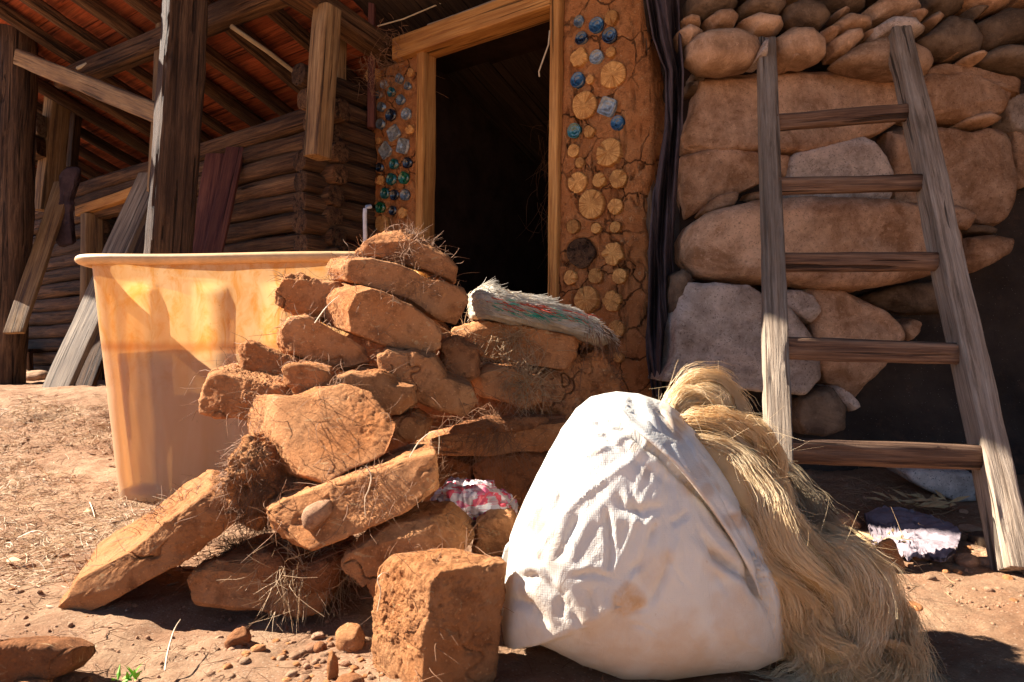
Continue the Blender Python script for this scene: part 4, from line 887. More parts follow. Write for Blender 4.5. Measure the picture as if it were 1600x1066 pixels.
# ================================================================ PRINTED PLASTIC BAG
s = NT('printed_film')
c = s.ramp(s.noise(14, 4), [(.3, (.34, .24, .23)), (.7, (.52, .45, .44))])
mp = s.map((38, 38, 75)); vo = s.n('ShaderNodeTexVoronoi', feature='F1', distance='CHEBYCHEV'); vo.inputs['Scale'].default_value = 1; s.l(mp, vo.inputs['Vector'])
hue = s.n('ShaderNodeSeparateColor'); s.l(vo.outputs['Color'], hue.inputs[0])
c = s.mix(s.ramp(hue.outputs[0], [(.72, 0.), (.73, .85)]), c, (.55, .02, .05)); c = s.mix(s.ramp(hue.outputs[1], [(.80, 0.), (.81, .8)]), c, (.75, .72, .7))
c = s.mix(s.ramp(hue.outputs[2], [(.86, 0.), (.87, .8)]), c, (.5, .05, .14))
ln = s.ramp(s.noise((30, 30, 400), 1), [(.5, 0.), (.55, .5)]); c = s.mix(s.math('MULTIPLY', ln, s.ramp(hue.outputs[1], [(.5, 0.), (.52, 1.)])), c, (.5, .05, .1))
FILM = s.fin(c, .25, s.bump(s.noise(45, 4), .004, .7), .6)
V, F, C = outline_solid([(668, 806), (690, 770), (700, 757), (760, 757), (785, 775), (803, 790), (800, 815), (765, 802), (730, 812), (700, 830), (680, 822)], 1.52, (0, .22, -.02), 3.2, 6)
Nn = vnormals(V, F); q = V*11; q = q+.6*np.stack([perlin(q), perlin(q+5), perlin(q+9)], 1); V = V+Nn*(.026*ridged(q*1.3, 4)-.01)[:, None]
tag(mk('plastic_bag', V, F, FILM), 'crumpled red and white printed plastic bag between pile and sack', 'plastic bag')

# ================================================================ WHITE SACK
s = NT('woven_sack')
wv = s.n('ShaderNodeTexWave', bands_direction='X'); wv.inputs['Scale'].default_value = 1; wv.inputs['Distortion'].default_value = .6; s.l(s.map((95, 95, 95), s.tc.outputs['Object']), wv.inputs[0])
wv2 = s.n('ShaderNodeTexWave', bands_direction='Z'); wv2.inputs['Scale'].default_value = 1; wv2.inputs['Distortion'].default_value = .6; s.l(s.map((95, 95, 95), s.tc.outputs['Object']), wv2.inputs[0])
weave = s.math('ADD', wv.outputs[1], wv2.outputs[1])
oz = s.n('ShaderNodeSeparateXYZ'); s.l(s.tc.outputs['Object'], oz.inputs[0])
c = s.ramp(s.noise(5, 5, .6), [(.3, (.60, .56, .50)), (.7, (.72, .69, .63))])
low = s.ramp(s.math('ADD', s.math('ADD', oz.outputs[2], .24), s.math('MULTIPLY', s.noise(9, 6, .7), .3)), [(.10, 1.), (.34, 0.)])
c = s.mix(s.math('MULTIPLY', low, .8), c, (.54, .36, .21))
sp = s.ramp(s.noise(7.5, 4, .5), [(.66, 0.), (.72, .8)]); c = s.mix(sp, c, (.52, .30, .13))
sp2 = s.ramp(s.noise(38, 6, .7), [(.66, 0.), (.74, .7)]); c = s.mix(sp2, c, (.40, .22, .10))
for (a, b, r0, r1, colr) in []: pass
nb = s.bump(weave, .0004, .2); nb = s.bump(s.noise((30, 30, 18), 7, .6, 1.2), .006, .6, nb)
at = s.n('ShaderNodeAttribute', attribute_name='stain'); f_ = s.math('MULTIPLY', at.outputs['Fac'], s.ramp(s.noise(30, 6, .7), [(.3, .35), (.6, 1.)])); c = s.mix(f_, c, (.50, .27, .11))
s.fin(c, .55, nb, .35)
tr = s.n('ShaderNodeBsdfTranslucent'); tr.inputs[0].default_value = (.9, .75, .55, 1); mx = s.n('ShaderNodeMixShader'); mx.inputs[0].default_value = .12
s.l(s.b.outputs[0], mx.inputs[1]); s.l(tr.outputs[0], mx.inputs[2]); s.l(mx.outputs[0], s.out.inputs[0]); SACK = s.m
sp_ = [(880, 668), (900, 640), (925, 622), (965, 613), (1000, 616), (1040, 628), (1075, 655), (1105, 700), (1150, 775), (1185, 840), (1215, 895), (1222, 945), (1212, 1000), (1170, 1018), (1110, 1022), (1030, 1033), (960, 1030), (900, 1014), (860, 990), (825, 975), (790, 985), (785, 950), (792, 890), (798, 830), (820, 780), (850, 720)]
V, F, C = outline_solid(sp_, 1.20, (.03, .38, 0), 2.7, 7, center=(1005, 850))
Nn = vnormals(V, F); px_, py_ = proj(V); fr_ = np.clip(-Nn[:, 1]*1.5+.4, 0, 1); d = np.zeros(len(V))
def crease(line, w_, dep, rid=.5, side=0):
    """valley along a px polyline with a raised lip; side=+-1 makes an overlapping flap"""
    global d
    dist, sg, t = pdist(px_, py_, line); env = np.clip(np.sin(np.clip(t, .02, .98)*math.pi)*1.8, 0, 1)
    dist = np.maximum(dist+2.5*perlin(V*25), 0)
    g = -dep*1.1*np.exp(-dist/w_)+dep*rid*.6*np.exp(-((dist-2.4*w_)/(1.6*w_))**2)
    if side: g = np.where(sg*side > 0, dep*1.3*np.exp(-(dist/(w_*6))**1.5), -dep*np.exp(-(dist/(w_*1.3))**2))
    d += g*env*fr_
crease([(930, 640), (975, 668), (1040, 715), (1090, 765), (1120, 800), (1160, 860), (1200, 945), (1212, 990)], 5, .013, side=-1)
crease([(870, 700), (905, 672), (950, 690), (1010, 730), (1060, 765)], 7, .006)
crease([(1020, 640), (1060, 690), (1100, 770), (1150, 840), (1190, 900)], 5, .007)
crease([(1060, 680), (1080, 740), (1130, 810), (1180, 880)], 5, .006)
crease([(940, 625), (935, 660), (960, 700)], 5, .007); crease([(985, 618), (1000, 665), (1040, 690)], 6, .008); crease([(1030, 632), (1035, 670), (1050, 700)], 5, .007)
crease([(945, 790), (955, 850), (952, 905)], 4, .007); crease([(1045, 850), (1040, 890), (1015, 950)], 5, .005)
crease([(1090, 830), (1120, 870), (1170, 905), (1195, 950)], 6, .010); crease([(1110, 860), (1145, 890), (1155, 900)], 5, .009)
crease([(800, 905), (840, 900), (875, 930), (880, 970)], 7, .008); crease([(795, 935), (830, 945), (860, 985)], 6, .009); crease([(810, 860), (850, 880), (870, 920)], 6, .006)
crease([(890, 900), (930, 895), (960, 905)], 4, .005); crease([(885, 930), (900, 965), (915, 1000)], 5, .005); crease([(920, 920), (930, 960)], 4, .006); crease([(960, 930), (965, 965)], 4, .005)
crease([(980, 900), (1000, 880), (1010, 850), (1030, 810)], 5, .005); crease([(880, 760), (860, 810), (820, 860)], 8, .006); crease([(905, 800), (880, 860), (860, 880)], 6, .005)
crease([(1040, 790), (1000, 800), (975, 795), (960, 770)], 6, .006); crease([(1075, 800), (1060, 812), (1048, 820)], 4, .005); crease([(985, 760), (990, 790), (1005, 815)], 4, .005)
for k in range(14):
    x0, y0 = rng.uniform(830, 1160), rng.uniform(700, 1000); a = rng.uniform(-.4, 3.2); l = rng.uniform(20, 70); x1, y1 = x0+l*math.cos(a), y0+l*math.sin(a)
    crease([(x0, y0), ((x0+x1)/2+rng.uniform(-8, 8), (y0+y1)/2+rng.uniform(-8, 8)), (x1, y1)], rng.uniform(2, 3.5), rng.uniform(.0012, .0028))
th_ = np.arctan2(py_-640, px_-1052); rr_ = np.hypot(px_-1052, py_-640)
q = np.stack([th_*5.5, rr_*.004, 0*th_], 1); q = q+.25*np.stack([perlin(V*7+3), perlin(V*7+5), 0*th_], 1)
rad_ = 1-np.abs(perlin(q))*2.4
d += .0038*np.clip(rad_, -.6, 1)**2*np.sign(rad_)*fr_*sstep(10, 120, rr_)*(1-.55*sstep(280, 420, rr_))
q2 = V@np.array([[14, 0, 3], [0, 8, 0], [-4, 0, 7.]]); q2 = q2+.5*np.stack([perlin(V*9), perlin(V*9+5), perlin(V*9+2)], 1)
d += .007*fbm(V*3.5, 2); wq = V@np.array([[9, 0, 3], [0, 7, 0], [-3, 0, 5.]])+.35*np.stack([perlin(V*8), perlin(V*8+5), perlin(V*8+2)], 1); e1, e2 = worley(wq); d += .0055*(e1-.5)*sstep(-.35, .25, perlin(V*4+8)+.1)*fr_; e1, e2 = worley(wq*2.7+4); d += .0026*(e1-.5)*fr_*sstep(-.3, .2, perlin(V*6+1))
d += 0
V = V+Nn*d[:, None]; V[:, 2] = np.maximum(V[:, 2], gz(V[:, 0], V[:, 1])+.001)
SPOTS = [(830, 805, 26, .75), (838, 790, 14, .6), (905, 690, 9, .5), (930, 700, 8, .4), (870, 702, 8, .5), (982, 938, 26, .9), (975, 930, 10, 1.), (1040, 870, 16, .4), (1010, 738, 12, .4), (990, 700, 8, .5), (1060, 668, 22, .7), (1040, 645, 12, .6), (1075, 760, 16, .5), (1105, 770, 14, .5), (1142, 815, 14, .7), (1120, 880, 26, .3), (860, 860, 30, .25), (1150, 970, 50, .35), (950, 1010, 60, .4), (1060, 1020, 60, .4), (830, 920, 24, .35), (1020, 890, 30, .3), (1090, 740, 14, .4)]
stain = np.zeros(len(V))
for sx, sy, sr, sa in SPOTS: stain = np.maximum(stain, sa*(1-sstep(.55, 1.15, np.hypot(px_-sx, (py_-sy)*.85)/sr+.35*perlin(V*45))))
stain *= fr_ > .1
sack = tag(mk('sack', V, F, SACK), 'bulging dirty white woven sack standing on the ground in front of the pile', 'sack')
at_ = sack.data.attributes.new('stain', 'FLOAT', 'POINT'); at_.data.foreach_set('value', stain.astype(np.float32))
V0, N0 = V, Nn; fm = N0[:, 1] < .1; fx, fy, fd = px_[fm], py_[fm], V0[fm][:, 1]; fx, fy = proj(V0[fm])
def sdepth(x, y):
    q = (fx-x)**2+(fy-y)**2; k_ = np.argpartition(q, 40)[:40]; return np.average(fd[k_], weights=1/(q[k_]+30))
Lp = spline([(945, 628, 0), (985, 666, 0), (1050, 722, 0), (1100, 782, 0), (1148, 852, 0), (1186, 925, 0), (1202, 975, 0)], 90); Rp = spline([(1005, 628, 0), (1055, 664, 0), (1102, 712, 0), (1146, 780, 0), (1186, 848, 0), (1212, 905, 0), (1214, 955, 0)], 90)
V = []; K = 16
for i in range(90):
    for j in range(K):
        t = j/(K-1); q = Lp[i]*(1-t)+Rp[i]*t; lift = .011*(1-t)**1.5+.003+.006*math.exp(-((t-.12)/.12)**2); V.append(W(q[0], q[1], sdepth(q[0], q[1])-lift*(.4+.6*math.sin(math.pi*(i+3)/95))))
V = np.array(V); V[:, 1] += .004*fbm(V*22, 3)+.002*(worley(V*30)[0]-.5); i_ = np.arange(90*K).reshape(90, K); F = np.stack([i_[:-1, :-1], i_[1:, :-1], i_[1:, 1:], i_[:-1, 1:]], -1).reshape(-1, 4)
fo = mk('flap', V, F, SACK, sack); m_ = fo.modifiers.new('s', 'SOLIDIFY'); m_.thickness = .002
fst = np.zeros(len(V)); fx_, fy_ = proj(V)
for sx, sy, sr, sa in SPOTS: fst = np.maximum(fst, sa*(1-sstep(.55, 1.15, np.hypot(fx_-sx, (fy_-sy)*.85)/sr+.35*perlin(V*45))))
e_ = np.tile(np.arange(K), 90)/(K-1); fst = np.maximum(fst, .75*np.exp(-e_/.08)*sstep(-.1, .4, perlin(V*18)))
at_ = fo.data.attributes.new('stain', 'FLOAT', 'POINT'); at_.data.foreach_set('value', fst.astype(np.float32))
V, F, C = outline_solid([(787, 986), (784, 945), (800, 900), (835, 935), (850, 985), (815, 975), (795, 990)], 1.14, (.02, .05, 0), 5, 5)
V += vnormals(V, F)*(.003*(worley(V*14)[0]-.5))[:, None]; mk('sack_corner', V, F, SACK, sack)
V, F, C = outline_solid([(1195, 930), (1212, 900), (1222, 905), (1232, 950), (1242, 990), (1230, 1012), (1215, 1000), (1205, 960)], 1.15, (.02, .06, 0), 4, 5)
V += vnormals(V, F)*(.004*ridged(V*20, 2))[:, None]; mk('sack_corner', V, F, SACK, sack)
V, F, C = outline_solid([(783, 880), (790, 850), (806, 835), (812, 870), (800, 905), (785, 915)], 1.2, (.02, .05, 0), 5, 4)
V += vnormals(V, F)*(.003*(worley(V*14)[0]-.5))[:, None]; mk('sack_corner', V, F, SACK, sack)

# ================================================================ HEMP FIBRE
def m_fib(name, a, b):
    s = NT(name); c = s.ramp(s.noise((14, 14, 14), 4, .6), [(.3, a), (.7, b)]); s.fin(c, .42, None, .5)
    tr = s.n('ShaderNodeBsdfTranslucent'); s.l(c, tr.inputs[0]); mx = s.n('ShaderNodeMixShader'); mx.inputs[0].default_value = .3
    s.l(s.b.outputs[0], mx.inputs[1]); s.l(tr.outputs[0], mx.inputs[2]); s.l(mx.outputs[0], s.out.inputs[0]); return s.m
FIBA = m_fib('hemp_pale', (.82, .58, .30), (.95, .78, .52)); FIBB = m_fib('hemp_golden', (.80, .53, .25), (.94, .72, .42)); FIBG = m_fib('hemp_grey', (.50, .37, .22), (.68, .53, .34))
FIBC = m_fib('hemp_core', (.50, .30, .12), (.66, .44, .20))
hemp = empty('hemp_bundle', W(1330, 1000, 1.12)*np.array([1, 1, 0]), 'blonde hemp fibre hank hanging over the right side of the white sack', 'fibre hank')
def hank(name, pts, count, mat, rad=.00042, twist=1.2, fray=.05, span=(.25, .7), core=True, wav=1., smin=.55, flat=1.):
    P = np.array([list(W(p[0], p[1], p[2]))+[p[3]/FX*p[2]] for p in pts]); S = spline(P, 80); C3, r = S[:, :3], np.maximum(S[:, 3], .004)
    T = np.gradient(C3, axis=0); T /= np.linalg.norm(T, axis=1)[:, None]; X = np.cross(T, np.array([.1, 1, .2])); X /= np.linalg.norm(X, axis=1)[:, None]; Y = np.cross(T, X)
    if core:
        K = 26; an = np.linspace(0, 2*math.pi, K, endpoint=False)
        q = r*.80; V = C3[:, None]+q[:, None, None]*(X[:, None]*np.cos(an)[None, :, None]+flat*Y[:, None]*np.sin(an)[None, :, None]); V = V.reshape(-1, 3)
        i = np.arange(79)[:, None]*K; j = np.arange(K)[None]; j2 = (j+1) % K; F = np.stack([i+j, i+j2, i+K+j2, i+K+j], -1).reshape(-1, 4)
        V = np.concatenate([V, C3[:1]-T[:1]*r[0]*.5, C3[-1:]+T[-1:]*r[-1]*.5]); n_ = 80*K
        Fl = [tuple(f) for f in F]+[((j+1) % K, j, n_) for j in range(K)]+[(79*K+j, 79*K+(j+1) % K, n_+1) for j in range(K)]
        V += .004*np.stack([fbm(V*20), fbm(V*20+4), fbm(V*20+8)], 1); mk('core', V, Fl, FIBC, hemp)
    K = 16; t0 = rng.uniform(-.1, 1, count); sp = rng.uniform(*span, count); tt = np.clip(t0[:, None]+sp[:, None]*np.linspace(0, 1, K)[None], 0, 1.0)
    over = np.clip(t0[:, None]+sp[:, None]*np.linspace(0, 1, K)[None]-1, 0, 1)
    f = tt*79; I = lambda A: np.stack([np.interp(f, np.arange(80), A[:, k]) for k in range(A.shape[1])], -1)
    # clumps: strands share an angle
    ncl = 26; cl = rng.integers(0, ncl, count); ca = rng.uniform(0, 6.28, ncl); ph = ca[cl]+rng.normal(size=count)*.12; qr = np.sqrt(rng.uniform(smin**2, 1, count))+rng.normal(size=count)*.03
    lift = 1+.22*np.sin(ca[cl]*7+3)[:, None]
    ang = ph[:, None]+twist*tt*2+wav*.25*np.sin(tt*9+ca[cl][:, None]*3)
    frs = fray*np.abs(rng.normal(size=count))[:, None]*np.linspace(0, 1, K)[None]**2*rng.choice([1, 1, 1, 2.2], count)[:, None]
    rr = np.interp(f, np.arange(80), r)*qr[:, None]*lift*(1+frs*4)
    Pn = I(C3)+I(X)*(np.cos(ang)*rr)[..., None]+flat*I(Y)*(np.sin(ang)*rr)[..., None]+I(T)*over[..., None]*.25
    jt = rng.normal(size=(count, 1, 3))*.002+rng.normal(size=(count, K, 3))*.0006; Pn = Pn+jt
    w0 = Pn.reshape(-1, 3); Pn = (w0+.005*np.stack([perlin(w0*24), perlin(w0*24+7), perlin(w0*24+3)], 1)+.0022*np.stack([perlin(w0*80), perlin(w0*80+7), perlin(w0*80+3)], 1)).reshape(count, K, 3)
    Pn[..., 2] = np.maximum(Pn[..., 2], .004)
    V, F = tubes(Pn, rng.uniform(.7, 1.3, count)*rad, 3); tag(mk(name, V, F, mat, hemp), kind='stuff')
def flyaway(pts, count, L, mat=FIBA, rad=.00028):
    P = np.array([list(W(p[0], p[1], p[2]))+[p[3]/FX*p[2]] for p in pts]); S = spline(P, 80); ix = rng.integers(0, 80, count); T = np.gradient(S[:, :3], axis=0); T /= np.linalg.norm(T, axis=1)[:, None]
    o = rng.normal(size=(count, 3)); o /= np.linalg.norm(o, axis=1)[:, None]; o[:, 1] = -np.abs(o[:, 1]); root = S[ix, :3]+o*S[ix, 3:4]*.9
    V, F = straw_mesh(root, o*.5+T[ix]*.8+rng.normal(size=(count, 3))*.5, rng.uniform(.2, 1, count)*L, rng.uniform(.7, 1.2, count)*rad, 12, 1.5, .3); V[:, 2] = np.maximum(V[:, 2], .003); tag(mk('flyaway_fibre', V, F, mat, hemp), kind='stuff')
H1 = [(1052, 676, 1.19, 18), (1062, 645, 1.20, 26), (1082, 622, 1.21, 30), (1108, 618, 1.21, 32), (1128, 640, 1.22, 30), (1140, 672, 1.22, 26)]
H2 = [(1060, 668, 1.15, 14), (1090, 660, 1.14, 18), (1130, 662, 1.14, 20), (1170, 678, 1.15, 22), (1200, 705, 1.16, 18), (1212, 740, 1.17, 12)]
H3 = [(1072, 690, 1.14, 22), (1118, 712, 1.13, 36), (1158, 765, 1.11, 44), (1196, 822, 1.09, 44), (1240, 870, 1.08, 42), (1280, 905, 1.08, 40), (1296, 950, 1.08, 34)]
H4 = [(1085, 725, 1.12, 18), (1120, 785, 1.11, 28), (1165, 850, 1.09, 34), (1212, 900, 1.08, 36), (1245, 945, 1.08, 36)]
H5 = [(1175, 700, 1.28, 18), (1208, 752, 1.28, 34), (1246, 815, 1.26, 40), (1294, 880, 1.23, 42), (1340, 950, 1.20, 44), (1385, 1020, 1.17, 42), (1400, 1075, 1.14, 42)]
H6 = [(1262, 850, 1.12, 28), (1308, 878, 1.09, 40), (1338, 925, 1.08, 48), (1322, 978, 1.08, 48), (1290, 1000, 1.09, 40)]
H9 = [(1222, 925, 1.10, 22), (1240, 955, 1.09, 38), (1275, 985, 1.08, 46), (1310, 1030, 1.07, 44)]
H7 = [(1300, 900, 1.14, 40), (1350, 960, 1.12, 58), (1372, 1010, 1.10, 58), (1375, 1065, 1.07, 58), (1360, 1110, 1.05, 50)]
H8 = [(1235, 960, 1.12, 36), (1270, 1000, 1.10, 44), (1310, 1035, 1.08, 50), (1330, 1080, 1.06, 46)]
hank('hemp_strands', H5, 7500, FIBG, twist=.3); hank('hemp_strands', H4, 3500, FIBB, twist=.2); hank('hemp_strands', H3, 6500, FIBA, twist=.35); hank('hemp_strands', H1, 4500, FIBA, twist=.6)
hank('hemp_strands', H2, 3000, FIBB, twist=1.5, fray=.03); hank('hemp_strands', H7, 6000, FIBB, twist=.2, fray=.05); hank('hemp_strands', H6, 5500, FIBA, twist=.4); hank('hemp_strands', H9, 4000, FIBB, twist=.25); hank('hemp_strands', H8, 4200, FIBB, twist=.3, fray=.05)
for Hh, c_ in ((H1, 90), (H2, 90), (H3, 200), (H5, 60), (H6, 200), (H7, 300), (H8, 160)): flyaway(Hh, c_, .045)

# ================================================================ GROUND CLUTTER
def lump_(name, px, py, r, mat, lab, cat='clod', sq=(1.2, 1, .8), group=None, d=None, rough=.2, sub=4):
    d = d or HC*FX/(py-549); d = HC*FX/max(20, (py-549+ r*.4)); c = W(px, py, d); rr = r/FX*d; V, F = ico(sub)
    V = V*np.array(sq)*rr; V = chip(V, 9, rng, (0, 0, 0), (.03, .2)); V = V*(1+rough*.6*fbm(V/rr*1.6+px, 3)+.05*fbm(V/rr*6+py, 2))[:, None]
    an = rng.uniform(0, 6.28); ca, sa = math.cos(an), math.sin(an); V = V@np.array([[ca, sa, 0], [-sa, ca, 0], [0, 0, 1]]); V = V+np.array([c[0], c[1], gn(c[0], c[1])+rr*sq[2]*.45])
    return tag(mk(name, V, F, mat), lab, cat, group)
for a in [
 ('clod', 547, 992, 24, MUD, 'crumbly clod beside the foot of the upright corner block', (1.1, .9, 1.1)), ('brick_chip', 520, 1043, 17, MUD, 'thin upright chip left of the upright corner block', (.55, .5, 1.9)),
 ('clod', 548, 1062, 26, MUD2, 'smooth clod at the bottom edge beside the thin chip', (1.1, .9, .7)), ('clod', 372, 988, 20, MUD2, 'angular clod in the shadow below the low slab', (1., .9, 1.)),
 ('clod', 500, 1000, 11, MUD2, 'small clod in the shadow between low slab and corner block', (1, .9, .9)), ('clod', 1388, 880, 26, MUD, 'orange clod touching the back of the hemp', (.9, .9, 1.3)),
 ('stone', 1322, 808, 24, MUDP, 'pinkish stone behind the hemp in front of the wall', (1.1, .9, .8)), ('clod', 1428, 942, 13, MUD, 'small flat clod in the hemp shadow', (1.3, .8, .5)), ('pebble', 1517, 820, 15, SC, 'flat pale pebble left of the right ladder rail', (1.4, 1, .5)),
 ('pebble', 1494, 838, 12, SD, 'dark pebble near the foot of the right ladder rail', (1.2, 1, .7)), ('stone', 1535, 838, 20, SD, 'dark stone directly against the right ladder rail', (1.2, 1, .8)),
 ('clod', 1480, 868, 14, MUDP, 'pink clod leftmost of the row before the ladder foot', (1.3, 1, .7)), ('clod', 1510, 874, 17, MUDP, 'pink clod in the middle of the row before the ladder foot', (1.2, 1, .7)), ('clod', 1548, 876, 16, MUDP, 'pink clod nearest the ladder foot', (1.4, 1, .6)),
 ('clod', 135, 1050, 14, MUD2, 'dark clod right of the bottom left chunk', (1, 1, .9)), ('clod', 40, 1066, 30, MUD, 'orange clod half cut by the bottom left edge', (1.5, 1, .6)), ('clod', 250, 1062, 26, MUDP, 'broad flat clod at the bottom edge left of centre', (1.5, 1, .35)),
 ('pebble', 158, 862, 8, MUD, 'lone brown pebble left of the leaning pale slab', (1, 1, 1)), ('clod', 410, 852, 16, MUDP, 'pale clod lying under the tilted block', (.8, .8, 1)),
]: lump_(a[0], a[1], a[2], a[3], a[4], a[5], 'pebble' if a[0] == 'pebble' else ('stone' if a[0] == 'stone' else 'clod'), a[6])
for k in range(240):
    if k > 130: px, py = rng.uniform(330, 640), rng.uniform(965, 1055)
    elif k < 60: px, py = rng.uniform(250, 640), rng.uniform(965, 1066)
    elif k < 100: px, py = rng.uniform(1280, 1600), rng.uniform(800, 960)
    else: px, py = rng.uniform(0, 500), rng.uniform(820, 1060)
    lump_('small_clod', px, py, rng.uniform(2.5, 7)+4*(rng.random() < .12), [MUD, MUDP, GROUND][k % 3], 'small reddish clod lying loose on the trodden earth', 'clod', (1.2, 1, .7), 'small clods scattered on the earth', sub=3)
# crumbs (uncountable)
v0, f0 = ico(1); N = 5200; sel = rng.random(N); x = np.where(sel < .45, rng.uniform(-1.2, .1, N), np.where(sel < .8, rng.uniform(.5, 1.6, N), rng.uniform(-2.2, 1.5, N))); y = rng.uniform(.92, 2.4, N)
r = .0012+.0045*rng.random(N)**4; c = np.stack([x, y, gz(x, y)+r*.4], 1); sc = rng.uniform(.6, 1.3, (N, 1, 3))
V = (v0[None]*sc*(1+.25*rng.normal(size=(N, len(v0), 1))*.5)*r[:, None, None]+c[:, None]).reshape(-1, 3); F = (f0[None]+np.arange(N)[:, None, None]*len(v0)).reshape(-1, 3)
tag(mk('earth_crumbs', V, F, MUDP), 'fine earth crumbs strewn over the yard', 'crumbs', kind='stuff')
# litter
def litter(name, xr, yr, N, L, rad, mat, lab, up=.12, clump=0):
    x = rng.uniform(*xr, N*3); y = rng.uniform(*yr, N*3); keep = fbm(np.stack([x*1.8, y*2.4, 0*x], 1)+clump, 3) > -.12; x, y = x[keep][:N], y[keep][:N]; n_ = len(x)
    an = rng.uniform(0, 6.28, n_); dr = np.stack([np.cos(an), np.sin(an), rng.uniform(-.03, up, n_)], 1)
    V, F = straw_mesh(np.stack([x, y, gz(x, y)+.004], 1), dr, rng.uniform(.3, 1, n_)*L, rng.uniform(.6, 1.3, n_)*rad, 6, .35, .0); g = gz(V[:, 0], V[:, 1]); V[:, 2] = np.maximum(V[:, 2], g+.001)
    tag(mk(name, V, F, mat), lab, 'straw', kind='stuff')
litter('straw_litter', (-2.3, -.9), (1.5, 3.2), 5200, .075, .0008, STRAW, 'dry straw littering the earth left of the tub')
litter('pale_straw_litter', (-2.3, -.9), (1.5, 3.2), 1100, .10, .0011, STRAWL, 'pale straw strewn on the earth at far left', .2, 5)
litter('dark_straw_litter', (-2.4, -.7), (1.2, 3.4), 5200, .06, .0009, STRAWD, 'brown straw scraps left of the pile')
litter('yard_straw', (-1.0, .2), (.95, 1.6), 420, .06, .0007, STRAWD, 'sparse straw scraps in front of the pile', .25)
litter('wall_straw', (.55, 1.7), (1.5, 2.5), 500, .1, .001, STRAW, 'thin straw scraps along the foot of the stone wall', .15)
Nc = 420; x = rng.uniform(-2.2, -.75, Nc*2); y = rng.uniform(1.25, 3.2, Nc*2); kk = perlin(np.stack([x*2, y*3, 0*x], 1)) > -.1; x, y = x[kk][:Nc], y[kk][:Nc]; Nc = len(x)
v0, f0 = ico(1); an = rng.uniform(0, 6.28, Nc); L_ = rng.uniform(.005, .02, Nc); P0 = v0[None]*np.stack([L_, L_*rng.uniform(.2, .5, Nc), L_*.12], 1)[:, None]
V = np.stack([P0[..., 0]*np.cos(an)[:, None]-P0[..., 1]*np.sin(an)[:, None]+x[:, None], P0[..., 0]*np.sin(an)[:, None]+P0[..., 1]*np.cos(an)[:, None]+y[:, None], P0[..., 2]+(gz(x, y)+.004)[:, None]+P0[..., 0]*rng.normal(size=(Nc, 1))*.25], -1).reshape(-1, 3)
tag(mk('bark_chips', V, (f0[None]+np.arange(Nc)[:, None, None]*len(v0)).reshape(-1, 3), m_flat('bark', (.30, .19, .12), .9, var=.5, k=6)), 'bark flakes and chaff among the straw left of the tub', 'chaff', kind='stuff')
def sprig(name, pts, rad, mat, lab):
    P = spline(np.array([W(*p) for p in pts]), 14); V, F = tubes(P[None], np.array([rad]), 5); return tag(mk(name, V, F, mat), lab, 'straw stalk')
sprig('straw_stalk', [(258, 1048, 1.11), (262, 1020, 1.14), (272, 985, 1.19), (282, 968, 1.22)], .0017, STRAWL, 'bent straw stalk standing out of the earth below the leaning slab')
sprig('straw_stalk', [(115, 752, 2.7), (125, 775, 2.45), (140, 785, 2.35), (148, 808, 2.15)], .003, STRAWL, 'pale forked stalk on the earth left of the tub')
sprig('straw_stalk', [(640, 715, 1.22), (655, 690, 1.22), (675, 675, 1.22), (686, 680, 1.22), (685, 710, 1.22)], .0011, STRAWL, 'looped straw stalk rising from the tilted block')
sprig('straw_stalk', [(590, 955, 1.08), (595, 925, 1.06), (590, 905, 1.06), (600, 895, 1.07), (612, 900, 1.09)], .0011, STRAWL, 'looped straw stalk at the left side of the corner block')
sprig('straw_stalk', [(572, 728, 1.2), (580, 745, 1.2), (576, 765, 1.2), (570, 780, 1.2), (571, 808, 1.2)], .0013, STRAWL, 'hanging straw stalk on the face of the tilted block')
sprig('straw_stalk', [(492, 505, 1.6), (510, 480, 1.6), (530, 462, 1.62)], .0016, STRAWL, 'straight straw stalk across the gap above the middle left brick')
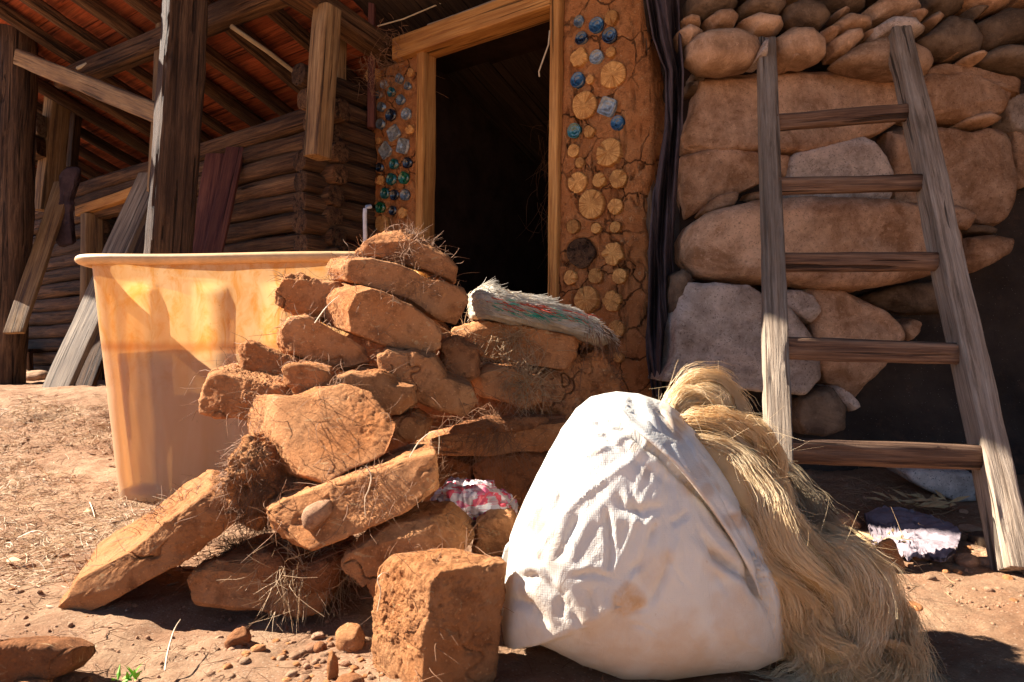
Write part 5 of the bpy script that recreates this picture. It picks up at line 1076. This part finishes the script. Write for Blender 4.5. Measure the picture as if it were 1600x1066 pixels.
# purple rag, granite slab, dry leaves by the wall, weed
RAG = m_flat('lilac_cloth', (.30, .24, .26), .95, .1, var=.25, bump=.004, k=20)
def ongr(px, py): r_ = ray(px, py); t_ = (HC-.05)/-r_[2]; q_ = np.array([0, 0, HC])+r_*t_; return q_
V, F, C = outline_solid([(1350, 785), (1385, 778), (1440, 786), (1480, 802), (1502, 818), (1492, 845), (1470, 860), (1440, 846), (1418, 850), (1395, 838), (1385, 846), (1362, 818)], ongr, (0, 0, -.012), 16, 6)
V[:, 2] = V[:, 2]-.05+gz(V[:, 0], V[:, 1])+.022+.030*(ridged(V*np.array([13, 22, 0])+3, 3)-.3)*.6; tag(mk('lilac_rag', V, F, RAG), 'crumpled dusty lilac rag on the earth behind the hemp', 'rag')
V, F, C = outline_solid([(1417, 740), (1440, 734), (1490, 738), (1526, 742), (1532, 786), (1500, 787), (1465, 775), (1430, 758)], 2.28, (0, .2, .03), 9, 5)
V += vnormals(V, F)*(.004*fbm(V*14))[:, None]; tag(mk('granite_slab', V, F, SGY), 'flat grey speckled stone under the lowest ladder rung', 'stone')
LEAF = m_flat('dry_leaf', (.48, .33, .16), .8); GREEN = m_flat('weed_green', (.20, .42, .04), .6)
def leafs(name, c, n_, L, mat, lab, cat, flat_=.3):
    V = []; F = []
    for k in range(n_):
        a = rng.uniform(0, 6.28); t = np.array([math.cos(a), math.sin(a), rng.uniform(0, flat_)]); s_ = np.array([-math.sin(a), math.cos(a), .2]); p = c+rng.normal(size=3)*np.array([L, L, .004])*.6; w_ = L*.16
        b = len(V); V += [p, p+t*L*.4+s_*w_, p+t*L, p+t*L*.4-s_*w_, p+t*L*.45+np.array([0, 0, L*.12])]; F += [(b, b+1, b+4), (b+1, b+2, b+4), (b+2, b+3, b+4), (b+3, b, b+4)]
    return tag(mk(name, np.array(V), F, mat, smooth=False), lab, cat)
c_ = W(200, 1062, 1.1); c_[2] = gn(c_[0], c_[1])+.012; leafs('weed_seedling', c_, 16, .02, GREEN, 'tiny green weed seedling at the bottom edge', 'weed', 1.5)
for px, py, l_ in [(165, 792, 'flat dry leaf beside the foot of the tub'), (95, 760, 'curled dry leaf among the straw at left'), (30, 875, 'torn dry leaf near the left edge')]:
    d_ = HC*FX/(py-549); c_ = W(px, py, d_); c_[2] = gn(c_[0], c_[1])+.01; leafs('dry_leaf', c_, 1, .07, LEAF, l_, 'leaf')
for px, py, l_ in [(1400, 835, 'dry husk bundle in front of the lilac rag'), (1440, 790, 'curled leaf stalks behind the lilac rag')]:
    d_ = HC*FX/(py-549); c_ = W(px, py, d_*.95); c_[2] = gn(c_[0], c_[1])+.02; tag(leafs('dry_husk', c_, 26, .07, LEAF, l_, 'leaf', .4), kind='stuff')
scene.render.engine = 'CYCLES'
scene.cycles.max_bounces = 8; scene.cycles.diffuse_bounces = 4; scene.cycles.transmission_bounces = 4
